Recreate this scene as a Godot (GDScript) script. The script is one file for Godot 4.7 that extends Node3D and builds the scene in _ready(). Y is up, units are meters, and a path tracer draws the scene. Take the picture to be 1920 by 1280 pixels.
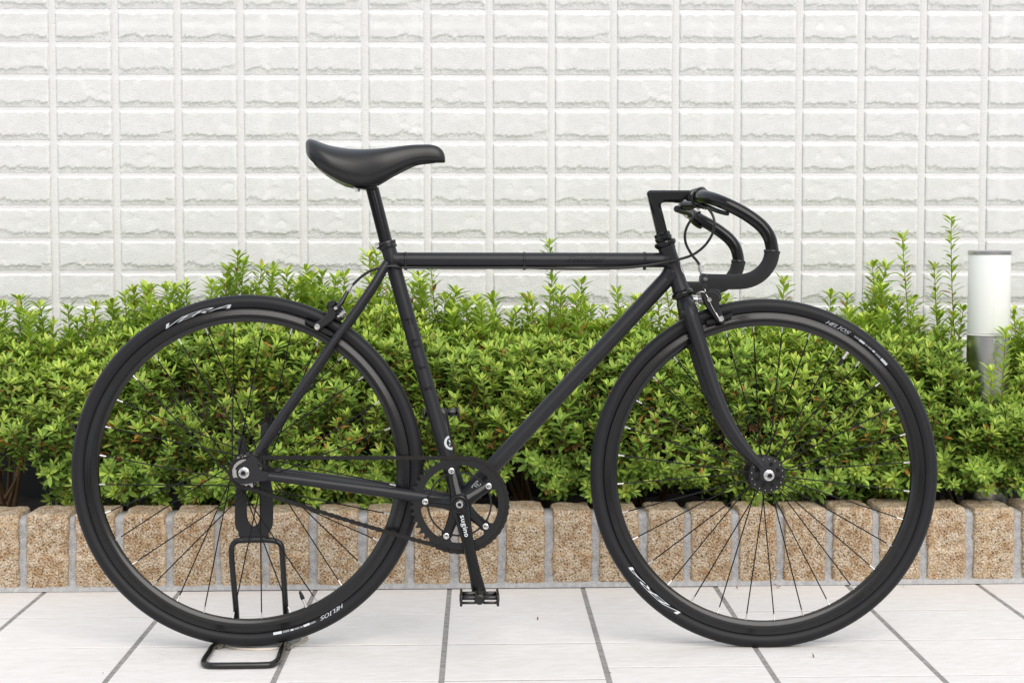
extends Node3D
# A matte black track bicycle on a hub stand in front of a stone planter, azaleas and a white block wall.

const FOCAL := 3400.0            # in units of 1/1280 of the picture's height
const CAM_HEIGHT := 0.803
const CAM_BACK := 3.437
const WALL_Z := -1.31
const KERB_TOP := 0.168
const SOIL := 0.10

var cam_basis: Basis
var cam_at := Vector3(0, CAM_HEIGHT, CAM_BACK)
var bike_t: Transform3D          # the bicycle's own axes: x forward, y up along the frame, z to the drive side
var rng := RandomNumberGenerator.new()
var M := {}

# ---------------------------------------------------------------- mesh building
class Shape:
	var st := SurfaceTool.new()
	var group := 0
	func _init() -> void:
		st.begin(Mesh.PRIMITIVE_TRIANGLES)
	func tri(a: Vector3, b: Vector3, c: Vector3, g: int) -> void:    # counter-clockwise seen from outside
		st.set_smooth_group(g)
		st.add_vertex(a)
		st.add_vertex(c)
		st.add_vertex(b)
	func quad(a: Vector3, b: Vector3, c: Vector3, d: Vector3, g: int) -> void:
		tri(a, b, c, g)
		tri(a, c, d, g)
	func next() -> int:
		group += 1
		return group
	func done() -> ArrayMesh:
		st.generate_normals()
		return st.commit()

	# rings of equal length, joined one to the next; caps at both ends
	func loft(rings: Array, caps := true) -> void:
		var g := next()
		var n: int = rings[0].size()
		for i in rings.size() - 1:
			var a: PackedVector3Array = rings[i]
			var b: PackedVector3Array = rings[i + 1]
			for k in n:
				var m := (k + 1) % n
				quad(a[k], a[m], b[m], b[k], g)
		if caps:
			for e in [0, rings.size() - 1]:
				var r: PackedVector3Array = rings[e]
				var c := Vector3.ZERO
				for p in r:
					c += p / n
				var gc := next()
				for k in n:
					var m := (k + 1) % n
					if e == 0:
						tri(c, r[m], r[k], gc)
					else:
						tri(c, r[k], r[m], gc)

	# a round bar along points; radii one number or one per point; squash widens it along an axis
	func tube(pts: Array, radii, sides := 16, closed := false, caps := true) -> void:
		var rings := []
		var n := pts.size()
		var up := Vector3.ZERO
		for i in n:
			var p: Vector3 = pts[i]
			var before: Vector3 = pts[(i - 1 + n) % n] if closed or i > 0 else p
			var after: Vector3 = pts[(i + 1) % n] if closed or i < n - 1 else p
			var t := (after - before).normalized()
			if i == 0:
				up = Vector3.UP if absf(t.y) < 0.9 else Vector3.RIGHT
			up = (up - t * up.dot(t)).normalized()
			var side := t.cross(up)
			var r: float = radii[i] if radii is Array or radii is PackedFloat32Array else radii
			var ring := PackedVector3Array()
			for k in sides:
				var a := TAU * k / sides
				ring.append(p + (up * cos(a) + side * sin(a)) * r)
			rings.append(ring)
		if closed:
			rings.append(rings[0])
		loft(rings, caps and not closed)

	# profile of (radius, height) pairs turned round an axis
	func lathe(at: Vector3, axis: Vector3, profile: Array, steps := 32) -> void:
		var z := axis.normalized()
		var x := (Vector3.UP if absf(z.y) < 0.9 else Vector3.RIGHT).cross(z).normalized()
		var y := z.cross(x)
		var g := next()
		for i in profile.size() - 1:
			var a: Vector2 = profile[i]
			var b: Vector2 = profile[i + 1]
			if i > 0:
				var prev: Vector2 = a - profile[i - 1]
				if absf(prev.angle_to(b - a)) > 0.6:
					g = next()
			for k in steps:
				var u0 := TAU * k / steps
				var u1 := TAU * (k + 1) / steps
				var d0 := x * cos(u0) + y * sin(u0)
				var d1 := x * cos(u1) + y * sin(u1)
				var p := at + d0 * a.x + z * a.y
				var q := at + d1 * a.x + z * a.y
				var r := at + d1 * b.x + z * b.y
				var s := at + d0 * b.x + z * b.y
				if a.x < 1e-6:
					tri(p, r, s, g)
				elif b.x < 1e-6:
					tri(p, q, r, g)
				else:
					quad(p, q, r, s, g)

	# a flat outline in x, y given thickness along z, with a small chamfer round both faces
	func plate(outline: PackedVector2Array, z0: float, z1: float, bevel := 0.0008) -> void:
		var o := outline
		if Geometry2D.is_polygon_clockwise(o):
			o = o.duplicate()
			o.reverse()
		var n := o.size()
		var inner := PackedVector2Array()
		for i in n:
			var a := (o[i] - o[(i - 1 + n) % n]).normalized()
			var b := (o[(i + 1) % n] - o[i]).normalized()
			var nm := Vector2(-(a.y + b.y), a.x + b.x)
			nm = nm.normalized() if nm.length() > 1e-6 else Vector2(-a.y, a.x)
			inner.append(o[i] + nm * bevel)
		var smooth := next()
		var bev := next()
		for i in n:
			var m := (i + 1) % n
			var turn0 := smooth
			quad(Vector3(o[i].x, o[i].y, z0 + bevel), Vector3(o[m].x, o[m].y, z0 + bevel), Vector3(o[m].x, o[m].y, z1 - bevel), Vector3(o[i].x, o[i].y, z1 - bevel), turn0)
			quad(Vector3(o[i].x, o[i].y, z1 - bevel), Vector3(o[m].x, o[m].y, z1 - bevel), Vector3(inner[m].x, inner[m].y, z1), Vector3(inner[i].x, inner[i].y, z1), bev)
			quad(Vector3(inner[i].x, inner[i].y, z0), Vector3(inner[m].x, inner[m].y, z0), Vector3(o[m].x, o[m].y, z0 + bevel), Vector3(o[i].x, o[i].y, z0 + bevel), bev)
		var t := Geometry2D.triangulate_polygon(inner)
		var ga := next()
		var gb := next()
		for i in range(0, t.size(), 3):
			var a := inner[t[i]]
			var b := inner[t[i + 1]]
			var c := inner[t[i + 2]]
			if (b - a).cross(c - a) < 0:
				var h := b
				b = c
				c = h
			tri(Vector3(a.x, a.y, z1), Vector3(b.x, b.y, z1), Vector3(c.x, c.y, z1), ga)
			tri(Vector3(a.x, a.y, z0), Vector3(c.x, c.y, z0), Vector3(b.x, b.y, z0), gb)

	# a flat ring between two outlines of the same number of points
	func ring_plate(outer: PackedVector2Array, inner: PackedVector2Array, z0: float, z1: float) -> void:
		var n := outer.size()
		var gs := [next(), next(), next(), next()]
		for i in n:
			var m := (i + 1) % n
			var a := outer[i]
			var b := outer[m]
			var c := inner[m]
			var d := inner[i]
			quad(Vector3(a.x, a.y, z1), Vector3(b.x, b.y, z1), Vector3(c.x, c.y, z1), Vector3(d.x, d.y, z1), gs[0])
			quad(Vector3(d.x, d.y, z0), Vector3(c.x, c.y, z0), Vector3(b.x, b.y, z0), Vector3(a.x, a.y, z0), gs[1])
			quad(Vector3(a.x, a.y, z0), Vector3(b.x, b.y, z0), Vector3(b.x, b.y, z1), Vector3(a.x, a.y, z1), gs[2])
			quad(Vector3(c.x, c.y, z0), Vector3(d.x, d.y, z0), Vector3(d.x, d.y, z1), Vector3(c.x, c.y, z1), gs[3])

	# a box with rounded edges
	func block(t: Transform3D, size: Vector3, bevel := 0.001) -> void:
		var h := size / 2.0
		var b := minf(bevel, minf(h.x, minf(h.y, h.z)) * 0.9)
		var rings := []
		for lv in [[-h.y, b], [-h.y + b, 0.0], [h.y - b, 0.0], [h.y, b]]:
			var ins: float = lv[1]
			var x := h.x - ins
			var z := h.z - ins
			var ring := PackedVector3Array()
			for c in [[-x, -z + b], [-x + b, -z], [x - b, -z], [x, -z + b], [x, z - b], [x - b, z], [-x + b, z], [-x, z - b]]:
				ring.append(t * Vector3(c[0], lv[0], c[1]))
			ring.reverse()
			rings.append(ring)
		var g0 := group
		loft(rings)
		group = g0 + 4


func mesh_node(called: String, mesh: Mesh, material: Material, parent: Node = null, at := Transform3D()) -> MeshInstance3D:
	var o := MeshInstance3D.new()
	o.name = called
	o.mesh = mesh
	o.material_override = material
	o.transform = at
	(parent if parent else self).add_child(o, true)
	return o


func numbered(called: String) -> String:
	if not has_node(called):
		return called
	var k := 1
	while has_node("%s_%03d" % [called, k]):
		k += 1
	return "%s_%03d" % [called, k]


func thing(called: String, label: String, category: String, group := "", at := Transform3D()) -> Node3D:
	var o := Node3D.new()
	o.name = numbered(called)
	o.transform = at
	add_child(o)
	o.set_meta("label", label)
	o.set_meta("category", category)
	if group:
		o.set_meta("group", group)
	return o


func part(called: String, parent: Node) -> Node3D:
	var o := Node3D.new()
	o.name = called
	parent.add_child(o, true)
	return o


# ---------------------------------------------------------------- places
func look(px: float, py: float) -> Vector3:
	return cam_basis * Vector3((px - 960.0) / FOCAL, -(py - 640.0) / FOCAL, -1.0)


func on_ground(px: float, py: float, height := 0.0) -> Vector3:
	var d := look(px, py)
	return cam_at + d * ((height - cam_at.y) / d.y)


func at_z(px: float, py: float, z: float) -> Vector3:
	var d := look(px, py)
	return cam_at + d * ((z - cam_at.z) / d.z)


# a point on the bicycle, in its own axes, z metres out from its middle plane
func P(px: float, py: float, z := 0.0) -> Vector3:
	var inv := bike_t.affine_inverse()
	var o := inv * cam_at
	var d := inv.basis * look(px, py)
	return o + d * ((z - o.z) / d.z)


func P2(px: float, py: float, z := 0.0) -> Vector2:
	var p := P(px, py, z)
	return Vector2(p.x, p.y)


# a smooth curve through points, n steps for each span
func curve(pts: Array, n := 6) -> Array:
	var r := []
	for i in pts.size() - 1:
		var a: Vector3 = pts[maxi(i - 1, 0)]
		var b: Vector3 = pts[i]
		var c: Vector3 = pts[i + 1]
		var d: Vector3 = pts[mini(i + 2, pts.size() - 1)]
		for k in n:
			r.append(b.cubic_interpolate(c, a, d, float(k) / n))
	r.append(pts[pts.size() - 1])
	return r


func smooth2(pts: Array, n := 4) -> PackedVector2Array:
	var r := PackedVector2Array()
	var m := pts.size()
	for i in m:
		for k in n:
			r.append((pts[i] as Vector2).cubic_interpolate(pts[(i + 1) % m], pts[(i - 1 + m) % m], pts[(i + 2) % m], float(k) / n))
	return r


func circle2(c: Vector2, r: float, n := 24) -> PackedVector2Array:
	var o := PackedVector2Array()
	for i in n:
		o.append(c + Vector2.from_angle(TAU * i / n) * r)
	return o


# ---------------------------------------------------------------- materials
func lin(r: float, g: float, b: float) -> Color:
	return Color(r, g, b).linear_to_srgb()


func mat(color: Color, rough: float, metal := 0.0) -> StandardMaterial3D:
	var m := StandardMaterial3D.new()
	m.albedo_color = color
	m.roughness = rough
	m.metallic = metal
	return m


func noise(freq: float, octaves := 4, sd := 1, kind := FastNoiseLite.TYPE_SIMPLEX_SMOOTH) -> FastNoiseLite:
	var n := FastNoiseLite.new()
	n.noise_type = kind
	n.seed = sd
	n.frequency = freq
	n.fractal_octaves = octaves
	return n


func noise_tex(freq: float, octaves: int, sd: int, size := 512, as_normal := false, bump := 4.0) -> NoiseTexture2D:
	var t := NoiseTexture2D.new()
	t.width = size
	t.height = size
	t.seamless = true
	t.noise = noise(freq, octaves, sd)
	t.as_normal_map = as_normal
	t.bump_strength = bump
	return t


func triplanar(m: StandardMaterial3D, per_metre: float, world := true) -> void:
	m.uv1_triplanar = true
	m.uv1_world_triplanar = world
	m.uv1_scale = Vector3.ONE * per_metre


# paint with faint mottling and a fine relief
func rough_paint(c0: Color, c1: Color, speck: Color, specks: float, sd: int) -> Image:
	var n := 1024
	var base := noise(0.012, 4, sd).get_seamless_image(n, n)
	var fine := noise(0.16, 2, sd + 1).get_seamless_image(n, n)
	var im := Image.create(n, n, false, Image.FORMAT_RGB8)
	for y in n:
		for x in n:
			var v := base.get_pixel(x, y).r * 0.7 + fine.get_pixel(x, y).r * 0.3
			var c := c0.lerp(c1, clampf(v, 0, 1))
			im.set_pixel(x, y, c)
	var r := RandomNumberGenerator.new()
	r.seed = sd
	for i in int(specks):
		var x := r.randi() % n
		var y := r.randi() % n
		var s := 1 + (r.randi() % 3)
		var f := r.randf_range(0.1, 0.5)
		for k in s:
			var xx := (x + k) % n
			var yy := (y + int(k * r.randf_range(-0.6, 0.6)) + n) % n
			im.set_pixel(xx, yy, im.get_pixel(xx, yy).lerp(speck, f))
	return im


func granite(sd: int, warm: float) -> Image:
	var n := 512
	var a := noise(0.055, 3, sd).get_seamless_image(n, n)
	var b := noise(0.11, 2, sd + 1).get_seamless_image(n, n)
	var c := noise(0.10, 2, sd + 2).get_seamless_image(n, n)
	var d := noise(0.007, 3, sd + 3).get_seamless_image(n, n)
	var im := Image.create(n, n, false, Image.FORMAT_RGB8)
	var mott := noise(0.022, 3, sd + 4).get_seamless_image(n, n)
	var tan0 := lin(0.50, 0.37, 0.225)
	var rust := lin(0.42, 0.255, 0.125)
	var pale := lin(0.68, 0.59, 0.48)
	var dark := lin(0.09, 0.07, 0.055)
	for y in n:
		for x in n:
			var va := a.get_pixel(x, y).r
			var vb := b.get_pixel(x, y).r
			var vc := c.get_pixel(x, y).r
			var vd := d.get_pixel(x, y).r
			var vm := mott.get_pixel(x, y).r - 0.5
			var col := tan0.lerp(rust, clampf((va - 0.42) * 3.0 + (vd - 0.5) * 1.8 + vm * 2.6 + warm, 0, 1))
			col = col.lerp(pale, clampf((vb - 0.52) * 6.0 - (vd - 0.5) - vm * 3.0, 0, 0.9))
			col = col.lerp(dark, clampf((0.37 - vc) * 8.0 + vm * 1.5, 0, 0.9))
			im.set_pixel(x, y, col)
	return im


func make_materials() -> void:
	var m := mat(lin(0.0105, 0.0107, 0.0135), 0.40)
	m.normal_enabled = true
	m.normal_texture = noise_tex(0.2, 2, 3, 256, true, 2.0)
	m.normal_scale = 0.06
	m.metallic_specular = 0.42
	triplanar(m, 14.0, false)
	M.frame = m
	M.gloss = mat(lin(0.0035, 0.0035, 0.0042), 0.12)
	M.gloss.metallic_specular = 0.42
	M.satin = mat(lin(0.0045, 0.0045, 0.0054), 0.28)
	M.decal = mat(lin(0.0060, 0.0060, 0.0070), 0.30)
	M.decal.metallic_specular = 0.33
	m = mat(lin(0.0045, 0.0045, 0.005), 0.24)
	m.roughness = 0.20
	m.metallic_specular = 0.5
	M.rim = m
	m = mat(lin(0.0090, 0.0090, 0.0108), 0.48)
	m.normal_enabled = true
	m.normal_texture = noise_tex(0.15, 3, 5, 256, true, 2.0)
	m.normal_scale = 0.10
	m.metallic_specular = 0.36
	triplanar(m, 10.0, false)
	M.tyre = m
	m = mat(lin(0.0060, 0.0060, 0.0068), 0.38)
	m.normal_enabled = true
	m.normal_texture = noise_tex(0.09, 3, 7, 512, true, 4.0)
	m.normal_scale = 0.25
	triplanar(m, 14.0, false)
	M.saddle = m
	m = mat(lin(0.0090, 0.0090, 0.0100), 0.70)
	m.heightmap_enabled = false
	m.normal_enabled = true
	var weave := Image.create(64, 64, false, Image.FORMAT_L8)
	for y in 64:
		for x in 64:
			var v := 0.5 + 0.5 * sin(TAU * (x + y) / 8.0) * sin(TAU * (x - y) / 8.0)
			weave.set_pixel(x, y, Color(v, v, v))
	weave.bump_map_to_normal_map(4.0)
	m.normal_texture = ImageTexture.create_from_image(weave)
	m.normal_scale = 0.8
	triplanar(m, 50.0, false)
	M.grip = m
	M.silver = mat(lin(0.60, 0.59, 0.58), 0.20, 1.0)
	M.nipple = mat(lin(0.56, 0.54, 0.53), 0.36, 0.85)
	M.steel = mat(lin(0.55, 0.53, 0.51), 0.33, 1.0)
	M.cable = mat(lin(0.005, 0.005, 0.005), 0.30)
	M.chain = mat(lin(0.014, 0.0135, 0.013), 0.36, 0.5)
	M.spoke = mat(lin(0.003, 0.003, 0.0034), 0.40)
	M.spoke.metallic_specular = 0.3
	M.white_print = mat(lin(0.54, 0.57, 0.59), 0.5)
	M.grey_print = mat(lin(0.20, 0.21, 0.22), 0.5)
	M.red_print = mat(lin(0.45, 0.06, 0.05), 0.5)
	m = mat(lin(0.0055, 0.0055, 0.006), 0.22)
	M.stand = m
	# the wall
	m = mat(Color.WHITE, 0.85)
	m.albedo_texture = ImageTexture.create_from_image(rough_paint(lin(0.785, 0.787, 0.785), lin(0.845, 0.847, 0.845), lin(0.16, 0.15, 0.13), 3600, 11))
	m.normal_enabled = true
	m.normal_texture = noise_tex(0.13, 4, 21, 1024, true, 9.0)
	m.normal_scale = 0.8
	triplanar(m, 2.6)
	M.block = m
	m = mat(Color.WHITE, 0.9)
	m.albedo_texture = ImageTexture.create_from_image(rough_paint(lin(0.68, 0.678, 0.675), lin(0.735, 0.733, 0.73), lin(0.14, 0.13, 0.12), 5200, 12))
	m.normal_enabled = true
	m.normal_texture = noise_tex(0.14, 3, 22, 512, true, 6.0)
	m.normal_scale = 0.45
	triplanar(m, 2.9)
	M.joint = m
	# the planter
	for k in 3:
		m = mat(Color.WHITE, 0.8)
		m.albedo_texture = ImageTexture.create_from_image(granite(40 + 9 * k, [-0.22, 0.20, 0.02][k]))
		m.normal_enabled = true
		m.normal_texture = M.granite0.normal_texture if k > 0 else noise_tex(0.10, 3, 31, 512, true, 10.0)
		m.normal_scale = 1.2
		triplanar(m, 3.1)
		m.uv1_offset = Vector3(0.37 * k, 0.21 * k, 0.11 * k)
		M["granite%d" % k] = m
	m = mat(Color.WHITE, 0.95)
	m.albedo_texture = ImageTexture.create_from_image(rough_paint(lin(0.27, 0.27, 0.275), lin(0.60, 0.60, 0.60), lin(0.06, 0.06, 0.06), 9000, 13))
	m.normal_enabled = true
	m.normal_texture = noise_tex(0.12, 4, 23, 512, true, 10.0)
	m.normal_scale = 0.8
	triplanar(m, 4.0)
	M.mortar = m
	# the pavement
	for k in 3:
		m = mat(Color.WHITE, 0.62)
		var im := rough_paint(lin(0.69, 0.65, 0.62), lin(0.775, 0.755, 0.735), lin(0.34, 0.27, 0.22), 800, 14 + k)
		m.albedo_texture = ImageTexture.create_from_image(im)
		m.normal_enabled = true
		m.normal_texture = M.tile0.normal_texture if k > 0 else noise_tex(0.05, 4, 24, 512, true, 5.0)
		m.normal_scale = 0.25
		triplanar(m, 1.7)
		m.uv1_scale = Vector3(1.1, 2.0, 2.6)
		m.uv1_offset = Vector3(0.31 * k, 0, 0.47 * k)
		M["tile%d" % k] = m
	m = mat(Color.WHITE, 0.95)
	m.albedo_texture = ImageTexture.create_from_image(rough_paint(lin(0.17, 0.16, 0.15), lin(0.42, 0.40, 0.385), lin(0.55, 0.52, 0.47), 6000, 18))
	triplanar(m, 3.0)
	M.grout = m
	M.asphalt = mat(lin(0.16, 0.16, 0.16), 0.9)
	M.soil = mat(lin(0.022, 0.017, 0.013), 0.95)
	M.dark_base = mat(lin(0.02, 0.02, 0.02), 0.95)
	# plants
	m = mat(Color.WHITE, 0.5)
	m.metallic_specular = 0.35
	m.vertex_color_use_as_albedo = true
	m.backlight_enabled = true
	m.backlight = lin(0.36, 0.44, 0.08)
	m.cull_mode = BaseMaterial3D.CULL_DISABLED
	M.leaf = m
	M.stem = mat(lin(0.16, 0.095, 0.04), 0.7)
	M.dry = mat(lin(0.22, 0.085, 0.035), 0.8)
	# the lamp
	m = mat(lin(0.50, 0.49, 0.47), 0.30, 1.0)
	M.brushed = m
	m = mat(lin(0.84, 0.85, 0.82), 0.35)
	m.backlight_enabled = true
	m.backlight = lin(0.3, 0.3, 0.29)
	M.opal = m


# ---------------------------------------------------------------- setting
func _ready() -> void:
	rng.seed = 20
	var cam := Camera3D.new()
	cam.name = "camera"
	add_child(cam)
	cam.fov = rad_to_deg(2.0 * atan(640.0 / FOCAL))
	cam.near = 0.05
	cam.far = 400.0
	cam_basis = Basis(Vector3.UP, deg_to_rad(-0.977)) * Basis(Vector3.RIGHT, deg_to_rad(-3.551))
	cam.transform = Transform3D(cam_basis, cam_at)
	cam.current = true

	var we := WorldEnvironment.new()
	we.name = "environment"
	var env := Environment.new()
	env.background_mode = Environment.BG_SKY
	var sky := Sky.new()
	var sm := ProceduralSkyMaterial.new()
	sm.sky_top_color = Color(0.82, 0.85, 0.90)
	sm.sky_horizon_color = Color(0.86, 0.885, 0.915)
	sm.sky_curve = 0.25
	sm.ground_horizon_color = Color(0.60, 0.60, 0.60)
	sm.ground_bottom_color = Color(0.48, 0.47, 0.46)
	sm.sun_angle_max = 1.0
	sky.sky_material = sm
	env.sky = sky
	env.ambient_light_source = Environment.AMBIENT_SOURCE_SKY
	env.tonemap_mode = Environment.TONE_MAPPER_LINEAR
	env.tonemap_exposure = 1.65
	env.sdfgi_enabled = true
	env.ssao_enabled = true
	env.ssil_enabled = true
	we.environment = env
	add_child(we)

	var sun := DirectionalLight3D.new()
	sun.name = "sun"
	sun.light_energy = 0.5
	sun.light_color = Color(1.0, 0.985, 0.97)
	sun.light_angular_distance = 50.0
	sun.shadow_enabled = true
	sun.rotation_degrees = Vector3(-38, 16, 0)
	add_child(sun)

	# the bicycle leans 3.5 degrees away from the camera
	var foot := on_ground(946, 1215)
	bike_t = Transform3D(Basis(Vector3.UP, deg_to_rad(0.5)) * Basis(Vector3.RIGHT, deg_to_rad(-3.551)), foot)

	make_materials()
	build_ground()
	build_wall()
	build_planter()
	build_hedge()
	build_lamp()
	build_bicycle()
	build_stand()
	build_litter()


var row_tilt := 0.0     # the courses of tiles run slightly off the wall

func course_z(z_mid: float, x: float) -> float:
	return z_mid + row_tilt * x


func build_ground() -> void:
	var s := Shape.new()
	s.quad(Vector3(-150, -0.02, 150), Vector3(150, -0.02, 150), Vector3(150, -0.02, -150), Vector3(-150, -0.02, -150), 1)
	var g := mesh_node("ground", s.done(), M.asphalt)
	g.set_meta("kind", "structure")
	var p0 := on_ground(0, 1219)
	var p1 := on_ground(1920, 1200.3)
	row_tilt = (p1.z - p0.z) / (p1.x - p0.x)
	var pave := Node3D.new()
	pave.name = "pavement"
	pave.set_meta("kind", "structure")
	add_child(pave)
	s = Shape.new()
	var bed := Transform3D(Basis(), Vector3(0, -0.0077, 0.6))
	s.block(bed, Vector3(5.6, 0.013, 2.8), 0.001)
	mesh_node("grout", s.done(), M.grout, pave)
	var xs := []
	var xa := on_ground(335.4, 1110.7).x
	var xb := on_ground(1588.4, 1097.4).x
	var pitch := (xb - xa) / 5.0
	for i in range(-5, 14):
		xs.append(xa + (i - 1) * pitch)
	var zs := []
	for py in [1102.0, 1150.2, 1206.6, 1274.6]:
		var p := on_ground(960, py)
		zs.append(p.z - row_tilt * p.x)
	var dz: float = zs[3] - zs[2]
	for k in 5:
		zs.append(zs[3] + dz * (k + 1))
	var odd := on_ground(1230, 1250.0)
	var odd_z := odd.z - row_tilt * odd.x
	for c in xs.size() - 1:
		var x0: float = xs[c] + 0.0052
		var x1: float = xs[c + 1] - 0.0052
		var lines := zs.duplicate()
		if absf(xs[c] - on_ground(1087.6, 1101.8).x) < 0.05:
			for k in range(3, lines.size()):
				lines[k] += odd_z - zs[3]
		for r in lines.size() - 1:
			var za: float = lines[r] + 0.0036 - (0.03 if r == 0 else 0.0)
			var zb: float = lines[r + 1] - 0.0036
			var y := rng.randf_range(-0.0006, 0.0006)
			mesh_node("tile", tile_mesh(x0, x1, za, zb, y), M["tile%d" % (rng.randi() % 3)], pave)


func tile_mesh(x0: float, x1: float, za: float, zb: float, y: float) -> ArrayMesh:
	var s := Shape.new()
	var b := 0.0007
	var rings := []
	for lv in [[-0.008, 0.0], [y - b, 0.0], [y, b]]:
		var i: float = lv[1]
		rings.append(PackedVector3Array([
			Vector3(x0 + i, lv[0], course_z(za, x0) + i), Vector3(x0 + i, lv[0], course_z(zb, x0) - i),
			Vector3(x1 - i, lv[0], course_z(zb, x1) - i), Vector3(x1 - i, lv[0], course_z(za, x1) + i)]))
	for i in 2:
		for k in 4:
			var m := (k + 1) % 4
			s.quad(rings[i][k], rings[i][m], rings[i + 1][m], rings[i + 1][k], s.next())
	s.quad(rings[2][0], rings[2][1], rings[2][2], rings[2][3], s.next())
	return s.done()


# one block of the wall with a split face: chipped along its lower edge, softly broken along its upper one
func block_mesh(w: float, h: float, sd: int) -> ArrayMesh:
	var s := Shape.new()
	var nx := 48
	var ny := 34
	var big := noise(14.0, 3, sd)
	var edge := noise(45.0, 4, sd + 100)
	var chip := noise(75.0, 3, sd + 200)
	var r := RandomNumberGenerator.new()
	r.seed = sd
	var scoops := []
	for i in r.randi_range(1, 3):
		scoops.append([r.randf_range(-0.4, 0.4) * w, 0.0, r.randf_range(0.012, 0.030), r.randf_range(0.003, 0.0065)])
	var flakes := []
	for i in r.randi_range(0, 3):
		flakes.append([r.randf_range(-0.42, 0.42) * w, r.randf_range(0.2, 0.85) * h, r.randf_range(0.009, 0.024), r.randf_range(0.009, 0.016), r.randf_range(0.0010, 0.0016)])
	var rows := []
	for j in ny + 1:
		# rows lie closer together towards the broken edges
		var t := float(j) / ny
		var v := (t - 0.06 * sin(TAU * t)) * h
		var row := PackedVector3Array()
		for i in nx + 1:
			var u := (float(i) / nx - 0.5) * w
			var d_low := 0.0108 + 0.0090 * absf(edge.get_noise_2d(u, 0.3)) + 0.0050 * edge.get_noise_2d(u * 3.1, 9.0)
			for sc in scoops:
				var q: float = absf(u - sc[0]) / sc[2]
				if q < 1.0:
					d_low += (1.0 - q * q) * sc[3]
			var d_top := 0.0035 + 0.0085 * maxf(0.0, edge.get_noise_2d(u * 0.8, 15.0)) + 0.003 * edge.get_noise_2d(u, 5.0)
			var up := 0.0098 + 0.0013 * big.get_noise_2d(u, v)
			var k := v / maxf(d_low, 0.004)
			if k < 1.0:
				up = lerpf(0.0012 + 0.0062 * k + 0.0017 * chip.get_noise_2d(u * 1.4, v * 2.2), up, smoothstep(0.78, 1.0, k + 0.20 * chip.get_noise_2d(u * 2.0, v * 2.0)))
			k = (h - v) / maxf(d_top, 0.003)
			if k < 1.0:
				up = lerpf(0.0058 + 0.0010 * chip.get_noise_2d(u, v), up, smoothstep(0.0, 1.0, k))
			for fl in flakes:
				var q := Vector2((u - fl[0]) / fl[2], (v - fl[1]) / fl[3])
				q.x += 0.25 * edge.get_noise_2d(u * 2.0, v * 2.0)
				q.y += 0.35 * edge.get_noise_2d(u * 2.0 + 7.0, v)
				var arch := 1.0 - q.x * q.x
				if arch > 0.0 and q.y < arch and q.y > -1.0:
					up -= fl[4] * smoothstep(-1.0, 0.9, q.y) * smoothstep(0.0, 0.12, arch - q.y) * smoothstep(0.0, 0.3, arch)
			var side := minf(u + w / 2, w / 2 - u)
			if side < 0.004:
				up = lerpf(0.0045, up, sqrt(clampf(side / 0.004, 0, 1)))
			var wob := 0.0012 * edge.get_noise_2d(v * 1.4, 30.0 + signf(u))
			var x := u + (wob if i == 0 or i == nx else 0.0)
			row.append(Vector3(x, v, up))
		rows.append(row)
	var g := s.next()
	for j in ny:
		for i in nx:
			s.quad(rows[j][i], rows[j][i + 1], rows[j + 1][i + 1], rows[j + 1][i], g)
	var gs := [s.next(), s.next(), s.next(), s.next()]
	var back := Vector3(1, 1, 0)
	var deep := Vector3(0, 0, -0.004)
	for i in nx:
		s.quad(rows[0][i] * back + deep, rows[0][i + 1] * back + deep, rows[0][i + 1], rows[0][i], gs[0])
		s.quad(rows[ny][i], rows[ny][i + 1], rows[ny][i + 1] * back + deep, rows[ny][i] * back + deep, gs[1])
	for j in ny:
		s.quad(rows[j][0] * back + deep, rows[j][0], rows[j + 1][0], rows[j + 1][0] * back + deep, gs[2])
		s.quad(rows[j][nx], rows[j][nx] * back + deep, rows[j + 1][nx] * back + deep, rows[j + 1][nx], gs[3])
	return s.done()


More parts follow.
